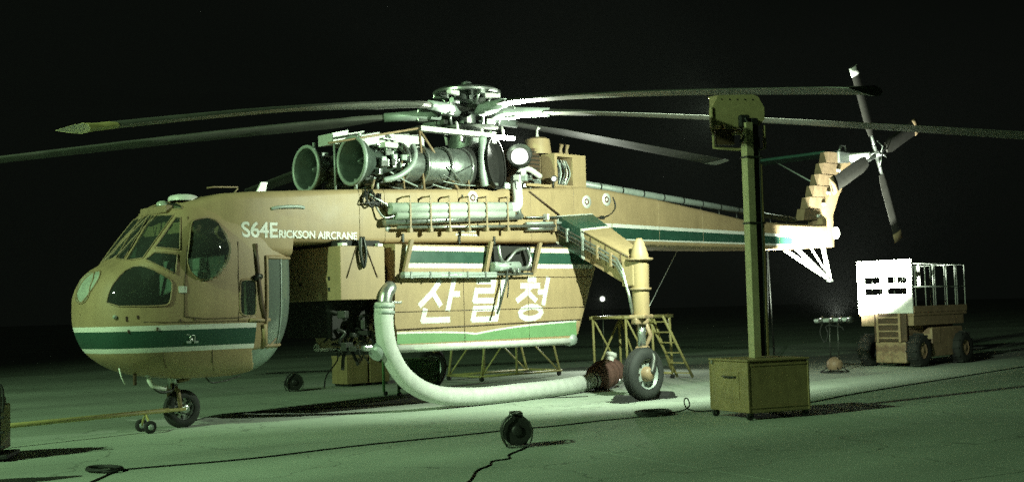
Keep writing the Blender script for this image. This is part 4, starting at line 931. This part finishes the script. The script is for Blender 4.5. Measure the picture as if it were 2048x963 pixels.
for k in range(4): MB().box((18.165, -2.10, .70+.17*k), (18.195, -1.56, .74+.17*k)).build('ladder_rung', LIFTP, sx)
MB().box((18.21, -2.3, .64), (18.25, -1.42, 1.32)).build('ladder_back', BROWN, sx)

# ---- bar of lit lamps on a stand, turned towards the tail and the lift
LB = Vector((15.6, -1.87, 0))
ls = thing('lamp_stand', LB, 'low stand carrying a bar of four small lit lamps near the lift', 'lamp stand')
MB().cyl(LB+Vector((0, .48, 1.22)), LB+Vector((0, -.48, 1.25)), .05, n=12).build('lamp_bar', GREYP, ls)
for k, y in enumerate((.30, .02, -.22, -.44)):
    c = LB+Vector((.02, y, 1.235)); lm = MB().lathe(c, (1, 0, .35), [(-.10, 0), (-.08, .06), (.05, .075), (.06, .07), (0, .05)], 16).build('lamp_head', DKMETAL, ls)
    MB().lathe(c, (1, 0, .35), [(.02, .06), (.062, .06), (.064, 0)], 14).build('lamp_glass', HOT2, lm)
    MB().rbox(c+Vector((-.07, 0, .01)), (.03, .035, .075), bev=.006).build('lamp_slit', HOT2, lm)
for y in (.1, -.12): MB().cyl(LB+Vector((0, y, .2)), LB+Vector((0, y, 1.22)), .018, n=8).build('stand_post', DKMETAL, ls)
MB().tube(spline([LB+Vector((-.03, .25, 1.2)), LB+Vector((-.04, .33, .95)), LB+Vector((-.04, .22, .72)), LB+Vector((-.04, .12, .9)), LB+Vector((-.03, .16, 1.1)), LB+Vector((-.03, -.2, 1.08)), LB+Vector((-.03, -.3, 1.0))], 5), .013, 6).build('lamp_cable', CABLE, ls)
MB().lathe(LB+Vector((0, .0, .16)), (0, 0, 1), [(-.08, .15), (0, .19), (.12, .17), (.2, .08), (.22, 0)], 20).build('stand_ballast', LIFTP, ls)
MB().tube([LB+Vector((.2, .25, .03)), LB+Vector((-.2, .25, .03)), LB+Vector((-.2, -.25, .03)), LB+Vector((.2, -.25, .03))], .02, closed=True).build('stand_foot', DKMETAL, ls)
for a, b in ((.2, .25), (-.2, .25), (-.2, -.25), (.2, -.25)): MB().cyl(LB+Vector((a, b, .03)), LB+Vector((a*.5, b*.5, .14)), .015, n=6).build('stand_strut', DKMETAL, ls)
spot('lamp_bar_light', LB+Vector((.16, 0, 1.30)), LB+Vector((2.6, 1.4, 4.2)), 11000, 104, .5, (.93, 1, .86), .12)

# ---- cable reels
def reel(loc, rz, label):
    t = thing('cable_reel', loc, label, 'cable reel', 'cable reels on the apron'); L = Vector(loc)
    def q(a, b, z): return L+Vector((a*math.cos(rz)-b*math.sin(rz), a*math.sin(rz)+b*math.cos(rz), z))
    ax = Vector((-math.sin(rz), math.cos(rz), 0))
    for b in (-.11, .09): MB().lathe(q(0, b, .21), ax, [(0, 0), (0, .175), (.008, .185), (.02, .175), (.02, 0)], 28).build('reel_flange', BLACKP, t, auto=True)
    MB().lathe(q(0, -.09, .21), ax, [(0, .13), (.02, .14), (.06, .135), (.1, .142), (.14, .136), (.18, .13)], 26).build('wound_cable', CABLE, t)
    MB().lathe(q(0, -.115, .21), -ax, [(0, .07), (.02, .07), (.03, .05), (.03, 0)], 16).build('socket_panel', BLACKP, t)
    for b in (-.15, .14):
        MB().tube([q(-.13, b, .02), q(-.17, b, .10), q(-.185, b, .21), q(-.15, b, .31), q(-.07, b, .375), q(-.06, b, .42), q(.06, b, .42), q(.07, b, .375), q(.15, b, .31), q(.185, b, .21), q(.17, b, .10), q(.13, b, .02), q(-.13, b, .02)], .012, 8).build('reel_frame', DKMETAL, t)
    MB().cyl(q(-.06, -.15, .42), q(-.06, .14, .42), .014, n=8).cyl(q(.06, -.15, .42), q(.06, .14, .42), .014, n=8).build('reel_handle', DKMETAL, t)
    return t
reel((1.10, -6.42, 0), R(-38), 'black cable reel on the open concrete with a cable leading off')
reel((5.55, 5.55, 0), R(-20), 'small dark cable reel in the gloom behind the nose')

# ---- cables on the concrete
def cable(name, pts, r, label, wob=.03, m=CABLE):
    r *= .55
    P2 = []
    for i, p in enumerate(pts): P2.append(Vector((p[0]+random.uniform(-wob, wob), p[1]+random.uniform(-wob, wob), r+.001 if len(p) < 3 else p[2])))
    return tag(MB().tube(spline(P2, 8), r, 6).build(name, m), label, 'cable')
cable('power_cable', [(-4.6, -6.0), (-3.6, -4.85), (-3.25, -4.45), (-3.0, -4.3), (-2.5, -4.42), (-1.94, -4.62), (-1.3, -4.66), (-.6, -4.62), (.1, -4.66), (.8, -4.76), (1.6, -4.85), (2.4, -4.92), (3.2, -5.03), (4.0, -5.1), (4.8, -5.18), (5.3, -5.2)], .017, 'long black power cable snaking across the foreground concrete')
coil = []
for k in range(40):
    a = k*.62; coil.append((-3.20+.17*math.cos(a)*(1+.1*math.sin(k)), -4.18+.26*math.sin(a)*(1+.08*math.cos(k*1.7)), .017+.0006*k))
tag(MB().tube(spline(coil, 4), .013, 6).build('cable_loop', CABLE), 'flat loop of black cable lying beside the foreground power cable', 'cable')
cable('power_cable', [(1.15, -6.5), (.9, -6.75), (.45, -6.95), (.2, -7.2), (-.1, -7.25), (-.3, -7.5), (-.7, -7.75), (-1.2, -8.2), (-1.8, -8.6)], .015, 'short black cable leading from the foreground reel towards the viewer', .04)
cable('power_cable', [(0, .2), (1.5, 1.45), (2.84, 1.0), (4.5, .33), (6.05, -.45), (7.1, -1.3), (7.5, -1.6)], .017, 'thin dark cable running behind the white suction hose', .02)
coil = []
for k in range(70):
    a = k*.7; rr = .24-.05*math.sin(k*.9); coil.append((5.18+rr*1.2*math.cos(a), -5.17+rr*.8*math.sin(a), .018+.05*abs(math.sin(k*.37))))
tag(MB().tube(spline(coil, 3), .016, 6).build('cable_coil', CABLE), 'untidy black coil of cable beside the light tower cart', 'cable')
tag(MB().tube(spline([(5.45, -5.2, .02), (5.75, -5.25, .03), (5.9, -5.3, .1), (5.86, -5.3, .22), (5.78, -5.3, .2), (5.8, -5.32, .08), (5.95, -5.4, .02), (6.2, -5.6, .02)], 6), .011, 6).build('cable_end', CABLE), 'stiff upright loop of cable end between coil and cart', 'cable')
cable('ground_line', [(6.3, -6.1), (8.0, -6.0), (10.0, -5.7), (12.5, -5.4), (15, -5.15), (19.2, -4.75), (25, -4.3)], .02, 'thin cable on the far concrete running past the scissor lift', .03)

# ---- wheel chocks
def chock(loc, rz, label):
    L = Vector(loc); M = Matrix.Rotation(rz, 3, 'Z'); t = thing('wheel_chock', loc, label, 'wheel chock', 'chocks at the main wheel')
    MB().prism([L+M @ Vector((a, -.17, z)) for a, z in ((-.14, .002), (.12, .002), (.10, .05), (-.02, .13), (-.10, .10))], M @ Vector((0, .34, 0))).build('block', RUBBER, t)
    MB().tube(spline([L+M @ Vector((-.06, -.18, .07)), L+M @ Vector((-.2, -.24, .02)), L+M @ Vector((-.3, -.1, .015)), L+M @ Vector((-.26, .1, .015))], 4), .012, 6).build('rope', CABLE, t)
chock((6.88, -3.06, 0), 0, 'black rubber chock ahead of the near main wheel'); chock((7.92, -3.1, 0), math.pi, 'black rubber chock behind the near main wheel')

# ---- tow bar on the nose wheel
tb = thing('tow_bar', (-1.6, -.45, 0), 'long yellow tow bar with small wheels hitched to the nose wheel', 'tow bar')
MB().cyl((-.42, -.27, .30), (-3.9, -.78, .30), .035, n=12).build('bar_tube', YELLOW, tb)
MB().tube([(-.1, -.20, .29), (-.42, -.22, .29), (-.55, -.27, .30)], .028, 8).tube([(-.1, .10, .29), (-.42, .0, .29), (-.55, -.24, .30)], .028, 8).build('bar_fork', YELLOW, tb)
MB().rbox((-.1, -.2, .29), (.12, .03, .08), bev=.01).build('hitch_plate', STEEL, tb)
MB().tube([(-.86, -.52, .10), (-.86, -.5, .18), (-.82, -.33, .28), (-.8, -.2, .18), (-.8, -.16, .10)], .018, 6).build('wheel_bracket', YELLOW, tb)
for (x, y) in ((-.86, -.55), (-.80, -.14)):
    wl = MB().lathe((x, y-.03, .095), (0, 1, 0), [(0, .04), (0, .08), (.01, .095), (.05, .095), (.06, .08), (.06, .04)], 20).build('bar_wheel', RUBBER, tb)
    MB().lathe((x, y-.032, .095), (0, 1, 0), [(0, 0), (0, .045), (.06, .045), (.06, 0)], 14).build('wheel_hub', GREYP, wl)

# ---- ground power unit at the left edge of the view
gp = thing('power_unit', (-3.9, -2.1, 0), 'dark wheeled power unit cut off by the frame beside the tow bar', 'power unit')
GA = R(-33); gu = Vector((math.cos(GA), math.sin(GA), 0)); gv = Vector((-math.sin(GA), math.cos(GA), 0)); G0 = Vector((-3.62, -2.2, 0))
def G(u, v, z): return G0+gu*u+gv*v+Vector((0, 0, z))
MB().rbox(G(-.42, .3, .40), (.78, .6, .56), GA, .02).build('unit_body', CARTP, gp)
MB().rbox(G(-.42, .3, .72), (.70, .5, .10), GA, .02).build('unit_deck', BROWN, gp)
MB().rbox(G(-.25, .2, .84), (.35, .3, .16), GA, .03).build('unit_motor', BLACKP, gp)
MB().rbox(G(-.05, .05, .66), (.05, .10, .20), GA, .01).build('socket_box', BLACKP, gp)
MB().tube(spline([G(-.3, .0, .94), G(-.08, .0, .95), G(.0, .0, .92), G(.02, .0, .75), G(.01, .0, .6)], 5), .016, 8).build('unit_handle', BLACKP, gp)
for z in (.12, .30, .48): MB().rbox(G(.0, -.0, z+.06), (.06, .05, .03), GA, .006).build('unit_hinge', BLACKP, gp)
MB().rbox(G(-.4, .3, .06), (.95, .7, .05), GA, .01).build('unit_skid', BLACKP, gp)
MB().cyl(G(-.02, -.01, .07), G(-.02, -.01, .62), .014, n=8).build('unit_edge_tube', BLACKP, gp)

# ---- crates, green trolley and stands in the shade beyond the aircraft
def crate(x0, x1, y0, y1, h, label):
    t = thing('storage_crate', ((x0+x1)/2, (y0+y1)/2, 0), label, 'crate', 'crates beyond the aircraft')
    MB().box((x0, y0, .06), (x1, y1, h), .012).build('crate_body', CARTP, t); MB().box((x0-.01, y0-.01, h-.05), (x1+.01, y1+.01, h+.01), .008).build('crate_lid', CARTP, t)
    for x in (x0+.08, x1-.12): MB().box((x, y0, 0), (x+.06, y1, .06)).build('crate_runner', DKMETAL, t)
    MB().rbox(((x0+x1)/2, y0-.012, h-.12), (.10, .02, .05), bev=.006).build('crate_catch', DKMETAL, t)
crate(7.02, 7.62, 5.6, 6.2, .70, 'brown storage crate nearer the nose, partly behind the belly pipes'); crate(7.68, 8.25, 5.6, 6.2, .68, 'brown storage crate next to the white suction hose')
gt = thing('trolley', (6.25, 2.25, 0), 'green metal trolley half hidden behind the suction hose', 'trolley')
TGREEN = mat('trolley_green', (.07, .17, .06), .5, 0, .25, 8)
for (x, y) in ((5.75, 2.0), (6.35, 2.0), (6.8, 2.0), (5.75, 2.5), (6.8, 2.5)): MB().box((x-.02, y-.02, .08), (x+.02, y+.02, .72)).build('trolley_post', TGREEN, gt)
for z in (.15, .42, .70): MB().box((5.74, 1.98, z), (6.82, 2.02, z+.04)).build('trolley_rail', TGREEN, gt)
MB().box((5.75, 1.99, .70), (6.8, 2.52, .73)).build('trolley_top', TGREEN, gt); MB().box((6.37, 2.01, .2), (6.8, 2.5, .68)).build('trolley_locker', TGREEN, gt)
for (x, y) in ((5.78, 2.02), (6.76, 2.02), (5.78, 2.48), (6.76, 2.48)): MB().lathe((x, y-.02, .045), (0, 1, 0), [(0, 0), (0, .045), (.04, .045), (.04, 0)], 14).build('trolley_wheel', RUBBER, gt)
s1 = thing('maintenance_stand', (10.9, 4, 0), 'yellow trestle stand seen low behind the water tank', 'stand', 'yellow maintenance stands')
def bars(par, name, lst, r, m=YELLOW):
    for a, b in lst: MB().cyl(a, b, r, n=8).build(name, m, par)
for y in (4.0, 5.2):
    bars(s1, 'stand_leg', [((9.75, y, .14), (9.95, y, 1.3)), ((12.38, y, .12), (12.02, y, 1.3)), ((10.9, y, .14), (10.9, y, 1.3))], .028)
    bars(s1, 'stand_brace', [((9.8, y, .16), (10.85, y, 1.25)), ((12.3, y, .16), (11.0, y, 1.2))], .022)
    bars(s1, 'stand_rail', [((9.7, y, .12), (12.45, y, .12)), ((9.9, y, 1.3), (12.05, y, 1.3))], .03)
bars(s1, 'stand_rail', [((9.7, 4, .12), (9.7, 5.2, .12)), ((12.45, 4, .12), (12.45, 5.2, .12)), ((9.95, 4, 1.3), (9.95, 5.2, 1.3)), ((12.0, 4, 1.3), (12.0, 5.2, 1.3))], .03)
MB().box((9.95, 4.02, 1.32), (12.0, 5.18, 1.36)).build('stand_deck', YELLOW, s1)
for x in (9.75, 12.35):
    for y in (4.0, 5.2): MB().lathe((x, y-.03, .055), (0, 1, 0), [(0, 0), (0, .055), (.06, .055), (.06, 0)], 14).build('stand_caster', RUBBER, s1)
s2 = thing('maintenance_stand', (11.8, 1.1, 0), 'yellow stand with a slanted ladder behind the near main wheel', 'stand', 'yellow maintenance stands')
for y in (1.5, .5):
    bars(s2, 'stand_leg', [((11.0, y, .12), (10.98, y, 1.42)), ((11.9, y, .12), (11.88, y, 1.42)), ((12.55, y, .12), (12.5, y, 1.42))], .03)
    bars(s2, 'stand_brace', [((11.02, y, 1.38), (11.88, y, .2)), ((11.88, y, 1.38), (11.05, y, .2)), ((11.95, y, 1.38), (12.5, y, .2))], .024)
    bars(s2, 'stand_rail', [((10.9, y, 1.44), (12.6, y, 1.44))], .04)
bars(s2, 'stand_rail', [((10.95, .5, 1.44), (10.95, 1.5, 1.44)), ((12.55, .5, 1.44), (12.55, 1.5, 1.44)), ((11, .5, .12), (11, 1.5, .12)), ((12.55, .5, .12), (12.55, 1.5, .12))], .03)
MB().box((10.98, .54, 1.45), (12.52, 1.46, 1.48)).build('stand_deck', YELLOW, s2)
for dy in (.35, -.1):
    bars(s2, 'ladder_rail', [((11.72, dy+.15, 1.46), (12.72, dy+.15, .03))], .032)
for k in range(6):
    t = (k+.6)/6; MB().box((11.72+t-.05, .07, 1.46-1.43*t-.012), (11.72+t+.05, .48, 1.46-1.43*t+.012)).build('ladder_step', YELLOW, s2)
for x in (11.0, 12.55):
    for y in (.5, 1.5): MB().lathe((x, y-.03, .05), (0, 1, 0), [(0, 0), (0, .05), (.06, .05), (.06, 0)], 14).build('stand_caster', RUBBER, s2)
# ---- distant lit lamp seen between tank and gear, thin mast behind the light tower
work_lamp((15.12, 5.0, 1.9), .075, 'lone lit round lamp on a pole between tank and main gear', HOT2, 420, (-.75, -.66, -.05), 1.9, (0, 0, -.05))
ma = thing('thin_mast', (18.77, 2, 0), 'thin dark leaning pole behind the light tower', 'pole')
MB().cyl((18.77, 2, 0), (18.62, 2, 3.4), .03, .02, 8).build('pole_tube', DKMETAL, ma); MB().cyl((18.5, 2, 0), (18.62, 2, 3.2), .014, n=6).build('pole_stay', DKMETAL, ma)
# ---- dark blotches laid on the concrete
BLOTCH = mat('dark_blotch', (.028, .032, .026), .45, 0, .3, 6)
def blotch(cx, cy, a, b, rz, n, label):
    vs = []
    for k in range(n):
        t = 2*math.pi*k/n; q = 1+.14*math.sin(3*t+1)+.08*math.sin(5*t); u, v = a*math.cos(t)*q, b*math.sin(t)*q
        vs.append((cx+u*math.cos(rz)-v*math.sin(rz), cy+u*math.sin(rz)+v*math.cos(rz), .004))
    o = MB().add(vs, [tuple(range(n))]).build('dark_blotch', BLOTCH); tag(o, label, 'blotch', 'dark blotches on the concrete'); return o
blotch(-4.15, -4.15, .55, .22, R(-25), 40, 'dark blotch on the concrete in the bottom corner of the view')
blotch(7.3, -2.98, .62, .24, R(-12), 40, 'dark patch on the concrete under the near main wheel')

# ---- flood light stands that light the apron, outside the frame
def flood(loc, aim, label, doors):
    L = Vector(loc); t = thing('flood_light', (L.x, L.y, 0), label, 'flood light', 'flood lights of the apron')
    f = (Vector(aim)-L).normalized(); s_ = f.cross(Vector((0, 0, 1))).normalized(); v = s_.cross(f)
    b = L-f*.16
    MB().cyl((b.x-f.x*.2, b.y-f.y*.2, 0), (b.x-f.x*.2, b.y-f.y*.2, b.z), .045, n=10).build('pole', DKMETAL, t)
    hs_ = MB()
    for q in (-.2, .2): hs_.add([b-f*.1+s_*q-v*.16, b-f*.1+s_*q+v*.16, b+f*.2+s_*q+v*.16, b+f*.2+s_*q-v*.16], [(0, 1, 2, 3)])
    for q in (-.16, .16): hs_.add([b-f*.1-s_*.2+v*q, b-f*.1+s_*.2+v*q, b+f*.2+s_*.2+v*q, b+f*.2-s_*.2+v*q], [(0, 1, 2, 3)])
    hs_.add([b-f*.1-s_*.2-v*.16, b-f*.1+s_*.2-v*.16, b-f*.1+s_*.2+v*.16, b-f*.1-s_*.2+v*.16], [(0, 1, 2, 3)]); hs_.build('lamp_housing', DKMETAL, t)
    for a in range(3):
        d = Vector((math.cos(a*2.1), math.sin(a*2.1), 0)); MB().cyl((b.x-f.x*.2, b.y-f.y*.2, .5), (b.x-f.x*.2+d.x*.6, b.y-f.y*.2+d.y*.6, 0), .02, n=6).build('tripod_leg', DKMETAL, t)
    if doors:
        # barn door below the lamp: its edge sets where the lit ground begins
        y0 = doors; e = .7; P1 = Vector((L.x-8, y0, 0)); P2 = Vector((L.x+12, y0+.25, 0))
        n1, n2 = L+(P1-L).normalized()*e, L+(P2-L).normalized()*e
        cN = L+(Vector((L.x, y0+.1, 0))-L).normalized()*e*.55
        # a flat plate in the plane through lamp and line, hanging below its edge
        ed = [L+(Vector((L.x-8+20*i/12, y0+.25*i/12, 0))-L).normalized()*e for i in range(13)]
        MB().add(ed+[p+Vector((0, -.25, -.9)) for p in ed], [(i, i+1, 14+i, 13+i) for i in range(12)]).build('barn_door', DKMETAL, t)
flood(FL1, (0, -3.6, .8), 'flood light on a tall tripod ahead of the nose', None)

# ------------------------------------------------------------------ night air: thin haze added to lift shadows and lamp glow
hz = MB().box((-60, -60, -1.2), (90, 90, 9)).build('haze', CONC); hz['kind'] = 'stuff'
hm = bpy.data.materials.new('night_haze'); hm.use_nodes = True; t = hm.node_tree
t.nodes.remove(t.nodes['Principled BSDF']); pv = t.nodes.new('ShaderNodeVolumePrincipled')
pv.inputs['Color'].default_value = (.9, .95, .9, 1); pv.inputs['Density'].default_value = .0002; pv.inputs['Anisotropy'].default_value = .3
t.links.new(pv.outputs[0], t.nodes['Material Output'].inputs['Volume'])
hz.data.materials.clear(); hz.data.materials.append(hm)
SC.cycles.volume_bounces = 0
